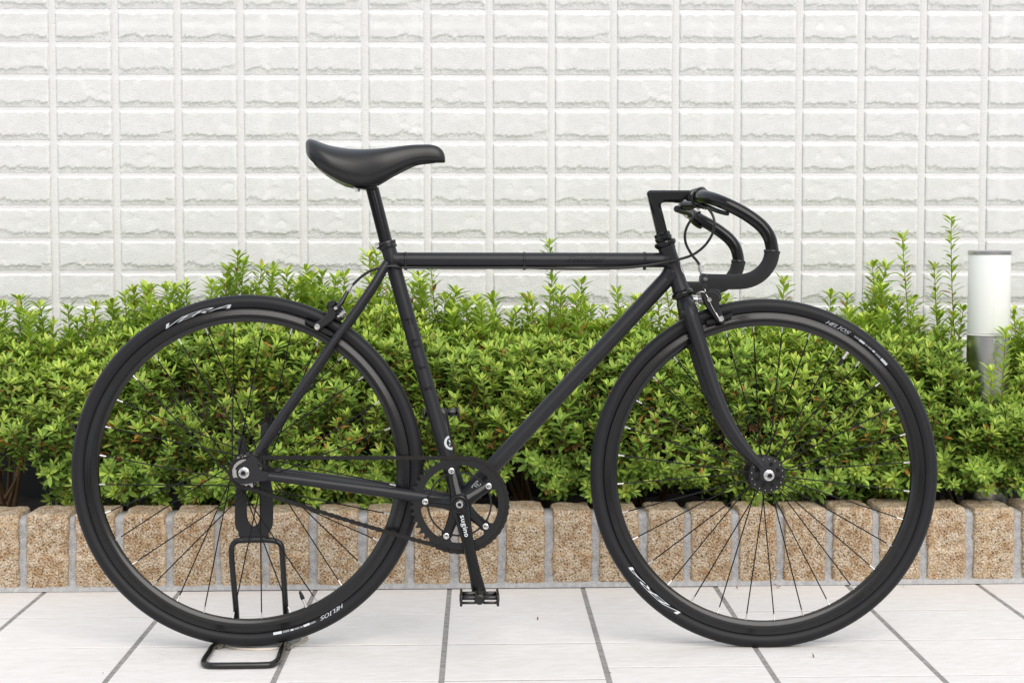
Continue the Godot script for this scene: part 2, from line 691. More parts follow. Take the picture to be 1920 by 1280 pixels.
func build_wall() -> void:
	var wall := thing("block_wall", "white wall of stacked split-face blocks in straight columns behind the shrubs", "wall")
	var a := at_z(97.4, 77, WALL_Z)
	var b := at_z(1847.7, 79, WALL_Z)
	var px := (b.x - a.x) / 15.0
	var c := at_z(640, 78, WALL_Z)
	var d := at_z(640, 505.5, WALL_Z)
	var py := (c.y - d.y) / 7.0
	var w := px - 0.0215
	var h := py - 0.0105
	var kinds := []
	for k in 18:
		kinds.append(block_mesh(w, h, 300 + k))
	var rows_up := 3
	var rows_down := 12
	var lo := c.y - rows_down * py
	var hi := c.y + rows_up * py
	var x0 := a.x - 5 * px
	var x1 := a.x + 20 * px
	# the joints: a body behind the blocks, and the raised upright strips between the columns
	var s := Shape.new()
	s.block(Transform3D(Basis(), Vector3((x0 + x1) / 2, (hi + lo) / 2, WALL_Z - 0.1)), Vector3(x1 - x0, hi - lo, 0.2), 0.002)
	mesh_node("wall_body", s.done(), M.joint, wall)
	var fine := noise(30.0, 3, 77)
	var strip := Shape.new()
	var g := strip.next()
	var n := 70
	for i in n:
		for k in 6:
			var q := func(ii: int, kk: int) -> Vector3:
				var y := (hi - lo) * ii / n
				var u := (kk / 3.0 - 1.0)
				return Vector3(u * 0.0100, y, 0.0028 * sqrt(maxf(0.0, 1.0 - u * u)) + 0.0003 * fine.get_noise_2d(u, y))
			strip.quad(q.call(i, k), q.call(i, k + 1), q.call(i + 1, k + 1), q.call(i + 1, k), g)
	var strip_mesh := strip.done()
	for i in range(-4, 20):
		mesh_node("joint_strip", strip_mesh, M.joint, wall, Transform3D(Basis(), Vector3(a.x + i * px, lo, WALL_Z)))
	for j in range(-rows_down + 1, rows_up):
		for i in range(-4, 19):
			var t := Transform3D(Basis(), Vector3(a.x + (i + 0.5) * px + rng.randf_range(-0.0006, 0.0006), c.y + j * py, WALL_Z))
			mesh_node("brick", kinds[rng.randi() % kinds.size()], M.block, wall, t)
	s = Shape.new()
	s.block(Transform3D(Basis(), Vector3((x0 + x1) / 2, lo / 2 - 0.05, WALL_Z - 0.11)), Vector3(x1 - x0, lo + 0.1, 0.2), 0.002)
	mesh_node("foundation", s.done(), M.dark_base, wall)


# a rounded, hewn granite block standing on its end; origin at the middle of its foot
func stone_mesh(w: float, h: float, d: float, sd: int) -> ArrayMesh:
	var s := Shape.new()
	var n1 := noise(16.0, 3, sd)
	var n2 := noise(60.0, 3, sd + 50)
	var half := Vector3(w, h, d) / 2.0
	var g := s.next()
	var n := 12
	var place := func(c: Vector3) -> Vector3:
		# from the cube's surface to a block with rounded edges
		var p := c * half
		var rad := 0.0095
		var core := Vector3(clampf(p.x, -half.x + rad, half.x - rad), clampf(p.y, -half.y + rad, half.y - rad), clampf(p.z, -half.z + rad, half.z - rad))
		var out := p - core
		var nm := out.normalized() if out.length() > 1e-5 else c.normalized()
		if out.length() > rad * 0.999:
			p = core + nm * rad
		var f := Vector3(sd * 3.1, 0, 0)
		p += nm * (0.0036 * n1.get_noise_3dv(p + f) + 0.0022 * n2.get_noise_3dv(p + f))
		return p + Vector3(0, half.y, 0)
	for face in [[Vector3.RIGHT, Vector3.UP, Vector3.BACK], [Vector3.LEFT, Vector3.UP, Vector3.FORWARD], [Vector3.FORWARD, Vector3.UP, Vector3.RIGHT], [Vector3.BACK, Vector3.UP, Vector3.LEFT], [Vector3.RIGHT, Vector3.FORWARD, Vector3.UP]]:
		# [across, up, out]
		var ax: Vector3 = face[0]
		var ay: Vector3 = face[1]
		var az: Vector3 = face[2]
		if az == Vector3.RIGHT:
			ax = Vector3.FORWARD
		elif az == Vector3.LEFT:
			ax = Vector3.BACK
		elif az == Vector3.FORWARD:
			ax = Vector3.LEFT
		for j in n:
			for i in n:
				var q := []
				for e in [[0, 0], [1, 0], [1, 1], [0, 1]]:
					var u := sin((2.0 * (i + e[0]) / n - 1.0) * PI / 2)
					var v := sin((2.0 * (j + e[1]) / n - 1.0) * PI / 2)
					q.append(place.call(ax * u + ay * v + az))
				s.quad(q[0], q[1], q[2], q[3], g)
	return s.done()


func build_planter() -> void:
	var soil := Shape.new()
	var n2 := noise(6.0, 4, 5)
	var g := soil.next()
	for i in 90:
		for k in 20:
			var q := func(ii: int, kk: int) -> Vector3:
				var x := -2.2 + 4.6 * ii / 90.0
				var z := lerpf(WALL_Z + 0.0, -0.66, kk / 20.0)
				return Vector3(x, SOIL + 0.02 * n2.get_noise_2d(x, z), z)
			soil.quad(q.call(i, k + 1), q.call(i + 1, k + 1), q.call(i + 1, k), q.call(i, k), g)
	var so := mesh_node("soil", soil.done(), M.soil)
	so.set_meta("kind", "structure")
	var kerb := thing("stone_kerb", "low planter kerb of upright tan granite setts with grey mortar joints", "kerb")
	var joints := [-52.0, 38.6, 132.0, 222.0, 314.0, 406.0, 496.0, 585.0, 677.0, 766.0, 851.0, 939.0, 1027.7, 1115.5, 1205.0, 1289.5, 1377.0, 1464.0, 1553.7, 1642.7, 1732.0, 1818.0, 1910.0, 1998.0]
	var face := func(px: float) -> Vector3:
		var p := on_ground(px, 1111.0 - px * (17.0 / 1920.0))
		return p
	var xs := []
	for j in joints:
		xs.append(face.call(j))
	for k in 4:
		xs.push_front(xs[0] - (xs[1] - xs[0]))
		xs.append(xs[-1] + (xs[-1] - xs[-2]))
	var turn := atan2(-(xs[-1].z - xs[0].z), xs[-1].x - xs[0].x)
	for i in xs.size() - 1:
		var a: Vector3 = xs[i]
		var b: Vector3 = xs[i + 1]
		var w := a.distance_to(b) - 0.0165 + rng.randf_range(-0.003, 0.003)
		var h := KERB_TOP + 0.004 + rng.randf_range(-0.002, 0.004)
		var m := (a + b) / 2.0
		var t := Transform3D(Basis(Vector3.UP, turn + rng.randf_range(-0.012, 0.012)) * Basis(Vector3.BACK, rng.randf_range(-0.012, 0.012)), m + Vector3(0, 0.002, -0.068 + rng.randf_range(-0.002, 0.002)))
		mesh_node("stone", stone_mesh(w, h, 0.13, 500 + i), M["granite%d" % (rng.randi() % 3)], kerb, t)
	# mortar: a slab between and under the setts, a little lower and further back than their faces
	var s := Shape.new()
	g = s.next()
	var wob := noise(40.0, 4, 9)
	var first: Vector3 = xs[0]
	var last: Vector3 = xs[-1]
	var nx := 420
	# section from the foot in front, up the face, over the top to the back
	var sec := []
	for k in 4:
		sec.append(Vector2(0.004 - 0.002 * k, 0.0015 + 0.003 * k))
	for k in 15:
		sec.append(Vector2(-0.0125 - 0.002 * smoothstep(0.0, 1.0, k / 14.0), 0.014 + 0.010 * k))
	sec.append(Vector2(-0.016, 0.160))
	sec.append(Vector2(-0.04, 0.164))
	sec.append(Vector2(-0.12, 0.162))
	sec.append(Vector2(-0.125, 0.0))
	var mort := func(i: int, k: int) -> Vector3:
		var p := first.lerp(last, float(i) / nx)
		var v: Vector2 = sec[k]
		var f := 0.0024 * wob.get_noise_2d(p.x, v.y * 0.8 + v.x)
		return p + Vector3(0, v.y + (f if v.y > 0.15 else 0.0), v.x + (f if v.y <= 0.15 and v.y > 0.003 else 0.0))
	for i in nx:
		for k in sec.size() - 1:
			s.quad(mort.call(i, k), mort.call(i + 1, k), mort.call(i + 1, k + 1), mort.call(i, k + 1), g)
	mesh_node("mortar", s.done(), M.mortar, kerb)


# ---------------------------------------------------------------- plants
class Leaves:
	var v := PackedVector3Array()
	var n := PackedVector3Array()
	var c := PackedColorArray()
	var ix := PackedInt32Array()

	# one lance-shaped leaf: folded along its midrib and bent back towards the tip
	func leaf(at: Vector3, along: Vector3, face: Vector3, length: float, width: float, bend: float, fold: float, col: Color) -> void:
		var t := along.normalized()
		var side := t.cross(face).normalized()
		var up := side.cross(t)
		var o := v.size()
		var dark := Color(col.r * 0.88, col.g * 0.90, col.b * 0.9)
		for k in [[0.0, 0.0], [0.36, -0.8], [0.36, 0.0], [0.36, 0.8], [0.70, -0.86], [0.70, 0.0], [0.70, 0.86], [1.0, 0.0]]:
			var f: float = k[0]
			var w: float = k[1] * width * 0.5
			v.append(at + t * (length * f) + side * w + up * (absf(w) * fold - bend * length * f * f))
			var nm := (up + t * (2.0 * bend * f) - side * (signf(w) * fold * 0.8)).normalized()
			n.append(nm)
			c.append(dark if k[1] == 0.0 and f > 0.1 and f < 0.9 else col)
		for i in [0, 1, 2, 0, 2, 3, 1, 4, 5, 1, 5, 2, 2, 5, 6, 2, 6, 3, 4, 7, 5, 5, 7, 6]:
			ix.append(o + i)

	func stem(pts: Array, r0: float, r1: float, col: Color) -> void:
		var o := v.size()
		for i in pts.size():
			var p: Vector3 = pts[i]
			var q: Vector3 = pts[mini(i + 1, pts.size() - 1)] - pts[maxi(i - 1, 0)]
			var s := q.cross(Vector3(0.3, 0.1, 1)).normalized()
			var u := s.cross(q).normalized()
			var r := lerpf(r0, r1, float(i) / (pts.size() - 1))
			for k in 4:
				var d := s * cos(TAU * k / 4) + u * sin(TAU * k / 4)
				v.append(p + d * r)
				n.append(d)
				c.append(col)
			if i > 0:
				for k in 4:
					var a := o + (i - 1) * 4 + k
					var b := o + (i - 1) * 4 + (k + 1) % 4
					ix.append_array([a, b, b + 4, a, b + 4, a + 4])

	func add(other: Leaves, t: Transform3D, tint: Color) -> void:
		var o := v.size()
		v.append_array(t * other.v)
		n.append_array((Transform3D(t.basis.orthonormalized(), Vector3.ZERO)) * other.n)
		for k in other.c:
			c.append(k * tint)
		for i in other.ix:
			ix.append(o + i)

	func done() -> ArrayMesh:
		var a := []
		a.resize(Mesh.ARRAY_MAX)
		a[Mesh.ARRAY_VERTEX] = v
		a[Mesh.ARRAY_NORMAL] = n
		a[Mesh.ARRAY_COLOR] = c
		a[Mesh.ARRAY_INDEX] = ix
		var m := ArrayMesh.new()
		m.add_surface_from_arrays(Mesh.PRIMITIVE_TRIANGLES, a)
		return m


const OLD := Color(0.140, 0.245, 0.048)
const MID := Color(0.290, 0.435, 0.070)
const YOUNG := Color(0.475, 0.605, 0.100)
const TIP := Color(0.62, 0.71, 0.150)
const TWIG := Color(0.20, 0.115, 0.04)


# a leafy shoot standing on its origin: leaves in a spiral, small and pale at the tip
func shoot(length: float, gap: float, fresh: float, leaf_size: float, r: RandomNumberGenerator, bow := 0.12) -> Leaves:
	var l := Leaves.new()
	var pts := []
	var lean := Vector3(r.randf_range(-1, 1), 0, r.randf_range(-1, 1)) * bow * length
	for i in 6:
		var f := i / 5.0
		pts.append(Vector3.UP * length * f + lean * f * f)
	l.stem(pts, 0.0016, 0.0008, TWIG)
	var n := int(length / gap) + 7
	var ang := r.randf() * TAU
	for i in n:
		var f := minf(1.0, float(i) / maxf(1.0, n - 7)) if n > 8 else 1.0
		var tip := clampf((i - (n - 7)) / 6.0, 0, 1)        # the last leaves crowd at the tip
		f = lerpf(0.12, 0.985, f)
		ang += 2.39996 + r.randf_range(-0.25, 0.25)
		var p := Vector3.UP * length * f + lean * f * f
		var rise := lerpf(r.randf_range(0.30, 0.85), r.randf_range(0.75, 1.35), tip)
		var out := Vector3(cos(ang), 0, sin(ang))
		var t := (out * cos(rise) + Vector3.UP * sin(rise)).normalized()
		var face := (Vector3.UP * cos(rise) - out * sin(rise)).normalized()
		var size := leaf_size * r.randf_range(0.78, 1.12) * lerpf(1.0, 0.52, tip * tip)
		var age := clampf(fresh + 0.70 * tip + r.randf_range(-0.14, 0.14) + 0.18 * f, 0, 1.2)
		var col: Color
		var old := r.randf()
		if age < 0.5:
			col = OLD.lerp(MID, age / 0.5)
		elif age < 0.85:
			col = MID.lerp(YOUNG, (age - 0.5) / 0.35)
		else:
			col = YOUNG.lerp(TIP, (age - 0.85) / 0.35)
		if tip < 0.3 and old < 0.018:
			col = Color(0.42, 0.20, 0.05)
		elif tip < 0.5 and old < 0.05:
			col = Color(0.36, 0.36, 0.09)
		l.leaf(p + out * 0.001, t, face, size, size * r.randf_range(0.29, 0.37), r.randf_range(-0.05, 0.22), r.randf_range(0.15, 0.5), col)
	return l


func along(px: float, pts: Array) -> float:
	for i in pts.size() - 1:
		if px <= pts[i + 1][0]:
			return lerpf(pts[i][1], pts[i + 1][1], clampf((px - pts[i][0]) / (pts[i + 1][0] - pts[i][0]), 0, 1))
	return pts[-1][1]


func seen_at(p: Vector3) -> Vector2:
	var q := cam_basis.inverse() * (p - cam_at)
	return Vector2(960.0 + q.x / -q.z * FOCAL, 640.0 - q.y / -q.z * FOCAL)


func build_hedge() -> void:
	var r := RandomNumberGenerator.new()
	r.seed = 7
	# how high the bushes stand and how low they hang, along the bed (x in metres, height in metres)
	var top_px := [[-400, 600], [0, 610], [130, 640], [230, 598], [330, 572], [430, 556], [600, 566], [680, 585], [740, 575], [850, 600], [930, 610], [1050, 604], [1150, 600], [1250, 618], [1330, 604], [1450, 612], [1550, 612], [1640, 600], [1700, 608], [1740, 625], [1765, 668], [1800, 700], [1850, 712], [1900, 650], [1960, 620], [2300, 610]]
	var low_px := [[-400, 900], [0, 868], [60, 876], [100, 905], [125, 952], [200, 946], [260, 930], [330, 948], [420, 944], [500, 938], [580, 948], [640, 952], [720, 935], [800, 942], [900, 930], [955, 884], [1000, 884], [1030, 938], [1070, 915], [1110, 930], [1200, 926], [1240, 906], [1300, 912], [1400, 946], [1450, 956], [1500, 930], [1560, 922], [1650, 950], [1740, 926], [1790, 905], [1840, 912], [1872, 930], [1920, 880], [2300, 910]]
	var labels := [
		"azalea shrub past the left edge of the kerb, beside the rear tyre",
		"azalea shrub behind the left rim of the rear wheel",
		"azalea shrub with tall leafy shoots behind the rear hub and bike stand",
		"azalea shrub behind the rear brake and seat stays, by the chain",
		"azalea shrub behind the seat tube and far pedal",
		"azalea shrub seen through the frame, behind the down tube",
		"azalea shrub between the down tube and the front tyre's left side",
		"azalea shrub behind the front fork and front hub",
		"azalea shrub behind the right half of the front wheel",
		"azalea shrub with the tallest bare shoots, at the foot of the bollard lamp",
		"azalea shrub on the far right beyond the bollard lamp"]
	var count := labels.size()
	var mid_z := -0.99
	var x_first := -1.31
	var x_step := 0.262
	var shrubs := []
	var foliage := []
	for i in count:
		var base := Vector3(x_first + x_step * (i + 0.5), SOIL, mid_z + r.randf_range(-0.04, 0.04))
		var t := thing("azalea_shrub", labels[i], "shrub", "azalea shrubs in the planter", Transform3D(Basis(), base))
		shrubs.append(t)
		foliage.append(Leaves.new())
	var kinds := []
	for k in 30:
		var fresh := [-0.06, 0.06, 0.16, 0.27, 0.42][k % 5] as float
		kinds.append(shoot(r.randf_range(0.045, 0.110), r.randf_range(0.0046, 0.0062), fresh, r.randf_range(0.0205, 0.0280), r, 0.2))
	var lump := noise(4.6, 3, 60)
	var patch := noise(3.2, 2, 61)
	var hole := noise(9.0, 2, 62)
	var made := 0
	for tries in 11500:
		var x := r.randf_range(x_first - 0.05, x_first + x_step * count + 0.05)
		var a := r.randf_range(-0.95, 2.3)
		if tries % 14 == 0:
			x = lamp_at().x + r.randf_range(-0.08, 0.07)
			a = r.randf_range(-0.5, 0.35)
		var px0 := seen_at(Vector3(x, 0.5, mid_z)).x
		var top := at_z(px0, along(px0, top_px) + 30.0, mid_z).y - 0.035
		if r.randf() < 0.25:
			a = r.randf_range(0.6, 1.7)
		var mid_y := SOIL + 0.19
		var ca := signf(cos(a)) * pow(absf(cos(a)), 0.75)
		var sa := signf(sin(a)) * pow(absf(sin(a)), 0.75)
		var dir := Vector3(0, sa, ca)
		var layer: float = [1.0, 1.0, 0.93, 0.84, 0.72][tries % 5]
		var bump := 1.0 + 0.30 * lump.get_noise_3d(x, sa * 0.3, ca * 0.3)
		var ry := (top - mid_y) if sa > 0 else 0.17
		var surf := Vector3(x, mid_y + ry * sa * (bump if sa < 0.5 else lerpf(bump, 1.0, 0.5)) * layer, mid_z + 0.275 * ca * bump * layer + (0.03 if tries % 14 == 0 else 0.0))
		if surf.y < SOIL + 0.015 or surf.z < WALL_Z + 0.035:
			continue
		if hole.get_noise_3d(x, surf.y, surf.z) < -0.22 and layer > 0.8 and sa < 0.7:
			continue
		var at := seen_at(surf)
		var inside_x := at.x > -330 and at.x < 2250
		if not inside_x:
			continue
		if at.y > along(at.x, low_px) + 6.0 - r.randf_range(0.0, 20.0):
			continue
		# the lamp's post stands clear of the leaves down to its lower third
		if at.x > 1798 and at.x < 1905 and at.y < 742 - (30.0 if at.x > 1876 else 0.0) and surf.z > -0.93:
			continue
		if Vector2(surf.x - lamp_at().x, surf.z - lamp_at().z).length() < 0.062:
			continue
		if at.x > 1858 and at.x < 1886 and at.y > 880 and surf.z > -0.8:
			continue
		var out := (dir * Vector3(1, 0.7, 1)).normalized()
		var up := (out * 0.62 + Vector3(0, 0.95, 0) + Vector3(r.randf_range(-0.5, 0.5), r.randf_range(-0.25, 0.3), r.randf_range(-0.3, 0.3))).normalized()
		if sa < -0.25:
			up = (up + Vector3(0, -0.35, 0.25)).normalized()
		var k: int = r.randi() % 6
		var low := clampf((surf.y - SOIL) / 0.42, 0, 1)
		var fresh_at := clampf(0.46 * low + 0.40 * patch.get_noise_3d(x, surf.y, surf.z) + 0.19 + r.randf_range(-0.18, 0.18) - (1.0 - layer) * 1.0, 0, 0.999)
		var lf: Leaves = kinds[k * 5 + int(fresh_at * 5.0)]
		var b := Basis(Quaternion(Vector3.UP, up)) * Basis(Vector3.UP, r.randf() * TAU)
		var sc := r.randf_range(0.72, 1.22)
		var long: float = 0.055 * sc
		var i := clampi(int((x - x_first + r.randf_range(-0.04, 0.04)) / x_step), 0, count - 1)
		var tone := r.randf_range(0.86, 1.14)
		var home: Vector3 = shrubs[i].position
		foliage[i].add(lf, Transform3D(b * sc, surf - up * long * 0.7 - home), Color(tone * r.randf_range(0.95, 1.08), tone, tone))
		made += 1
	# long single shoots that stand free against the wall: [x and height where they end, length, how close the leaves sit, depth]
	var tall := [
		[8, 572, 0.10, 5.5, -1.05], [30, 580, 0.09, 5.0, -0.95], [78, 588, 0.09, 5.5, -1.08], [128, 628, 0.06, 5.0, -1.0], [146, 604, 0.08, 5.0, -0.98], [166, 588, 0.10, 5.0, -1.08],
		[238, 553, 0.11, 5.5, -1.0], [254, 560, 0.10, 5.0, -1.1], [278, 543, 0.12, 5.0, -1.05], [300, 570, 0.10, 5.0, -0.98], [338, 580, 0.10, 5.0, -1.08],
		[425, 505, 0.14, 5.5, -1.10], [441, 478, 0.17, 5.5, -1.02], [459, 492, 0.15, 5.5, -1.12], [486, 500, 0.15, 6.0, -1.0], [515, 503, 0.14, 5.5, -1.06], [538, 511, 0.14, 6.0, -1.12],
		[560, 530, 0.12, 5.5, -1.0], [582, 520, 0.13, 5.5, -1.1], [601, 514, 0.14, 6.0, -1.05], [640, 555, 0.12, 5.5, -1.0], [692, 478, 0.20, 6.0, -1.06], [714, 476, 0.20, 6.5, -1.12], [700, 530, 0.14, 6.0, -0.96],
		[738, 560, 0.12, 6.0, -1.06], [770, 538, 0.13, 6.5, -1.02], [792, 515, 0.17, 7.0, -1.1], [812, 503, 0.18, 7.0, -1.04], [834, 560, 0.12, 6.0, -1.1],
		[868, 572, 0.10, 6.5, -1.06], [892, 590, 0.09, 6.5, -1.0], [926, 558, 0.11, 6.5, -1.1], [966, 584, 0.09, 6.0, -1.02], [1020, 456, 0.22, 7.5, -1.08], [1058, 588, 0.08, 6.0, -1.0], [1088, 530, 0.13, 6.5, -1.08], [1112, 580, 0.09, 6.0, -1.04],
		[1198, 560, 0.10, 6.5, -1.06], [1236, 552, 0.12, 6.5, -1.0], [1252, 540, 0.13, 6.5, -1.1], [1276, 590, 0.10, 6.0, -1.05], [1372, 606, 0.09, 6.0, -1.06], [1412, 598, 0.09, 6.0, -1.0], [1444, 598, 0.09, 6.0, -1.1], [1478, 526, 0.15, 8.0, -1.08],
		[1512, 596, 0.10, 6.5, -1.02], [1564, 552, 0.12, 7.0, -1.1], [1588, 556, 0.13, 7.0, -1.04], [1618, 575, 0.11, 6.5, -1.0], [1634, 545, 0.16, 6.0, -1.03], [1646, 520, 0.17, 6.5, -1.08], [1668, 560, 0.13, 6.0, -1.0], [1728, 600, 0.12, 6.0, -1.0], [1764, 590, 0.13, 6.0, -1.05], [1795, 640, 0.12, 6.0, -1.0], [1640, 498, 0.18, 7.5, -1.06], [1656, 500, 0.18, 7.5, -1.12], [1690, 444, 0.23, 8.0, -1.04], [1716, 560, 0.12, 6.5, -1.1], [1744, 500, 0.18, 7.5, -1.02], [1774, 410, 0.26, 8.5, -1.10], [1786, 590, 0.12, 6.5, -1.0],
		[1802, 580, 0.13, 7.0, -1.08], [1884, 620, 0.14, 6.0, -0.72], [1862, 695, 0.09, 6.0, -0.70], [1906, 584, 0.12, 6.5, -0.98], [1916, 610, 0.11, 6.0, -0.9], [1942, 590, 0.10, 6.0, -1.0], [2010, 570, 0.12, 6.0, -1.05], [-40, 570, 0.10, 5.5, -1.0], [-110, 560, 0.12, 5.5, -1.05]]
	# shorter ones all along the upper edge
	for k in 260:
		var x := r.randf_range(-140, 2060)
		if x > 1800 and x < 1905:
			continue
		var y := along(x, top_px) + 14.0 - 78.0 * pow(r.randf(), 1.7)
		tall.append([x, y, r.randf_range(0.07, 0.12), r.randf_range(4.6, 6.2), r.randf_range(-1.15, -0.86)])
	for s in tall:
		var tip := at_z(s[0], s[1], s[4])
		var long: float = s[2] + 0.05
		var lean := Vector3(r.randf_range(-0.16, 0.16), 0, r.randf_range(-0.1, 0.1)) * long
		var foot: Vector3 = tip - Vector3(0, long, 0) - lean
		var i := clampi(int((foot.x - x_first) / x_step), 0, count - 1)
		var lf := shoot(long, s[3] * 0.00060, r.randf_range(0.38, 0.66), r.randf_range(0.030, 0.038), r, 0.05)
		var up := (tip - foot).normalized()
		mesh_node("shoot", lf.done(), M.leaf, shrubs[i], Transform3D(Basis(Quaternion(Vector3.UP, up)), foot - shrubs[i].position))
	# woody branches from each stock up into the leaves, a few brown flower heads
	for i in count:
		var home: Vector3 = shrubs[i].position
		for k in 11:
			var x := home.x + r.randf_range(-0.17, 0.17)
			var a := r.randf_range(-0.3, 1.9)
			var end := Vector3(x, SOIL + 0.17 + 0.24 * maxf(0.0, sin(a)), mid_z + 0.21 * cos(a)) - home
			var start := Vector3(r.randf_range(-0.03, 0.03), -0.02, r.randf_range(-0.03, 0.03))
			var mid := start.lerp(end, 0.5) + Vector3(r.randf_range(-0.02, 0.02), -0.03, r.randf_range(-0.02, 0.02))
			var l := Shape.new()
			l.tube(curve([start, mid, end], 4), [0.006, 0.0055, 0.005, 0.0045, 0.004, 0.0034, 0.003, 0.0024, 0.0018], 6)
			mesh_node("branch", l.done(), M.stem, shrubs[i])
		for k in 9:
			var a := r.randf_range(-0.4, 0.9)
			var p := Vector3(home.x + r.randf_range(-0.13, 0.13), SOIL + 0.19 + 0.25 * sin(a), mid_z + 0.262 * cos(a))
			var at := seen_at(p)
			if at.y > along(at.x, low_px) - 20 or at.x < -50 or at.x > 1790:
				continue
			var w := Leaves.new()
			for q in 6:
				var d := Vector3(r.randf_range(-1, 1), r.randf_range(-1, 0.4), r.randf_range(-0.2, 1)).normalized()
				w.leaf(Vector3.ZERO, d, Vector3(r.randf() - 0.5, 1, r.randf()).normalized(), r.randf_range(0.012, 0.022), 0.007, r.randf_range(-0.4, 0.5), 0.6, Color(0.26, 0.11, 0.05) * r.randf_range(0.6, 1.5))
			mesh_node("withered_flower", w.done(), M.leaf, shrubs[i], Transform3D(Basis(), p - home))
		var f := mesh_node("foliage", foliage[i].done(), M.leaf, shrubs[i])
		f.set_meta("kind", "stuff")


# ---------------------------------------------------------------- lamp
func lamp_at() -> Vector3:
	var p := at_z(1854.0, 640, -0.80)
	return Vector3(p.x, SOIL, -0.80)


func build_lamp() -> void:
	var o := lamp_at()
	var t := thing("bollard_lamp", "brushed steel bollard lamp with white frosted cylinder, standing in the shrubs", "lamp", "", Transform3D(Basis(), o))
	var y := func(py: float) -> float:
		return at_z(1854, py, o.z).y - o.y
	var r := 0.5 * (at_z(1893.5, 560, o.z).x - at_z(1814.5, 560, o.z).x)
	var s := Shape.new()
	s.lathe(Vector3(0, -0.02, 0), Vector3.UP, [Vector2(0, 0), Vector2(r, 0), Vector2(r, y.call(629.0) + 0.02), Vector2(r - 0.001, y.call(628.0) + 0.02), Vector2(0, y.call(628.0) + 0.02)], 56)
	mesh_node("post", s.done(), M.brushed, t)
	s = Shape.new()
	s.lathe(Vector3(0, y.call(628.0), 0), Vector3.UP, [Vector2(r - 0.004, 0.0), Vector2(r + 0.0012, 0.0006), Vector2(r + 0.0012, 0.0042), Vector2(r - 0.003, 0.005)], 56)
	mesh_node("collar", s.done(), M.opal, t)
	s = Shape.new()
	var h0: float = y.call(623.5)
	var h1: float = y.call(477.0)
	s.lathe(Vector3(0, h0, 0), Vector3.UP, [Vector2(0, 0), Vector2(r - 0.001, 0), Vector2(r - 0.0006, 0.001), Vector2(r - 0.0006, h1 - h0 - 0.001), Vector2(r - 0.001, h1 - h0), Vector2(0, h1 - h0)], 56)
	mesh_node("diffuser", s.done(), M.opal, t)
	s = Shape.new()
	var hc: float = y.call(469.5)
	s.lathe(Vector3(0, h1 + 0.0004, 0), Vector3.UP, [Vector2(0, 0), Vector2(r + 0.0006, 0), Vector2(r + 0.0008, 0.001), Vector2(r + 0.0008, hc - h1 - 0.0016), Vector2(r - 0.0008, hc - h1), Vector2(0, hc - h1)], 56)
	mesh_node("cap", s.done(), M.brushed, t)
	# a small printed sticker near the top of the post
	s = Shape.new()
	var g := s.next()
	var a0 := asin(clampf((at_z(1851.5, 637, o.z).x - o.x) / r, -1, 1))
	var a1 := asin(clampf((at_z(1868.0, 637, o.z).x - o.x) / r, -1, 1))
	var y0: float = y.call(641.0)
	var y1: float = y.call(633.0)
	for k in 6:
		var u0 := lerpf(a0, a1, k / 6.0)
		var u1 := lerpf(a0, a1, (k + 1) / 6.0)
		var f := func(u: float, yy: float) -> Vector3:
			return Vector3(sin(u) * (r + 0.0005), yy, cos(u) * (r + 0.0005))
		s.quad(f.call(u0, y0), f.call(u1, y0), f.call(u1, y1), f.call(u0, y1), g)
	var st := mesh_node("sticker", s.done(), M.white_print, t)
	s = Shape.new()
	g = s.next()
	for b in [[0.30, 0.36], [0.40, 0.50], [0.55, 0.60], [0.64, 0.74]]:
		var f := func(u: float, yy: float) -> Vector3:
			var uu := lerpf(a0, a1, u)
			return Vector3(sin(uu) * (r + 0.0009), lerpf(y0, y1, yy), cos(uu) * (r + 0.0009))
		s.quad(f.call(b[0], 0.3), f.call(b[1], 0.3), f.call(b[1], 0.75), f.call(b[0], 0.75), g)
	mesh_node("printing", s.done(), M.grey_print, st)


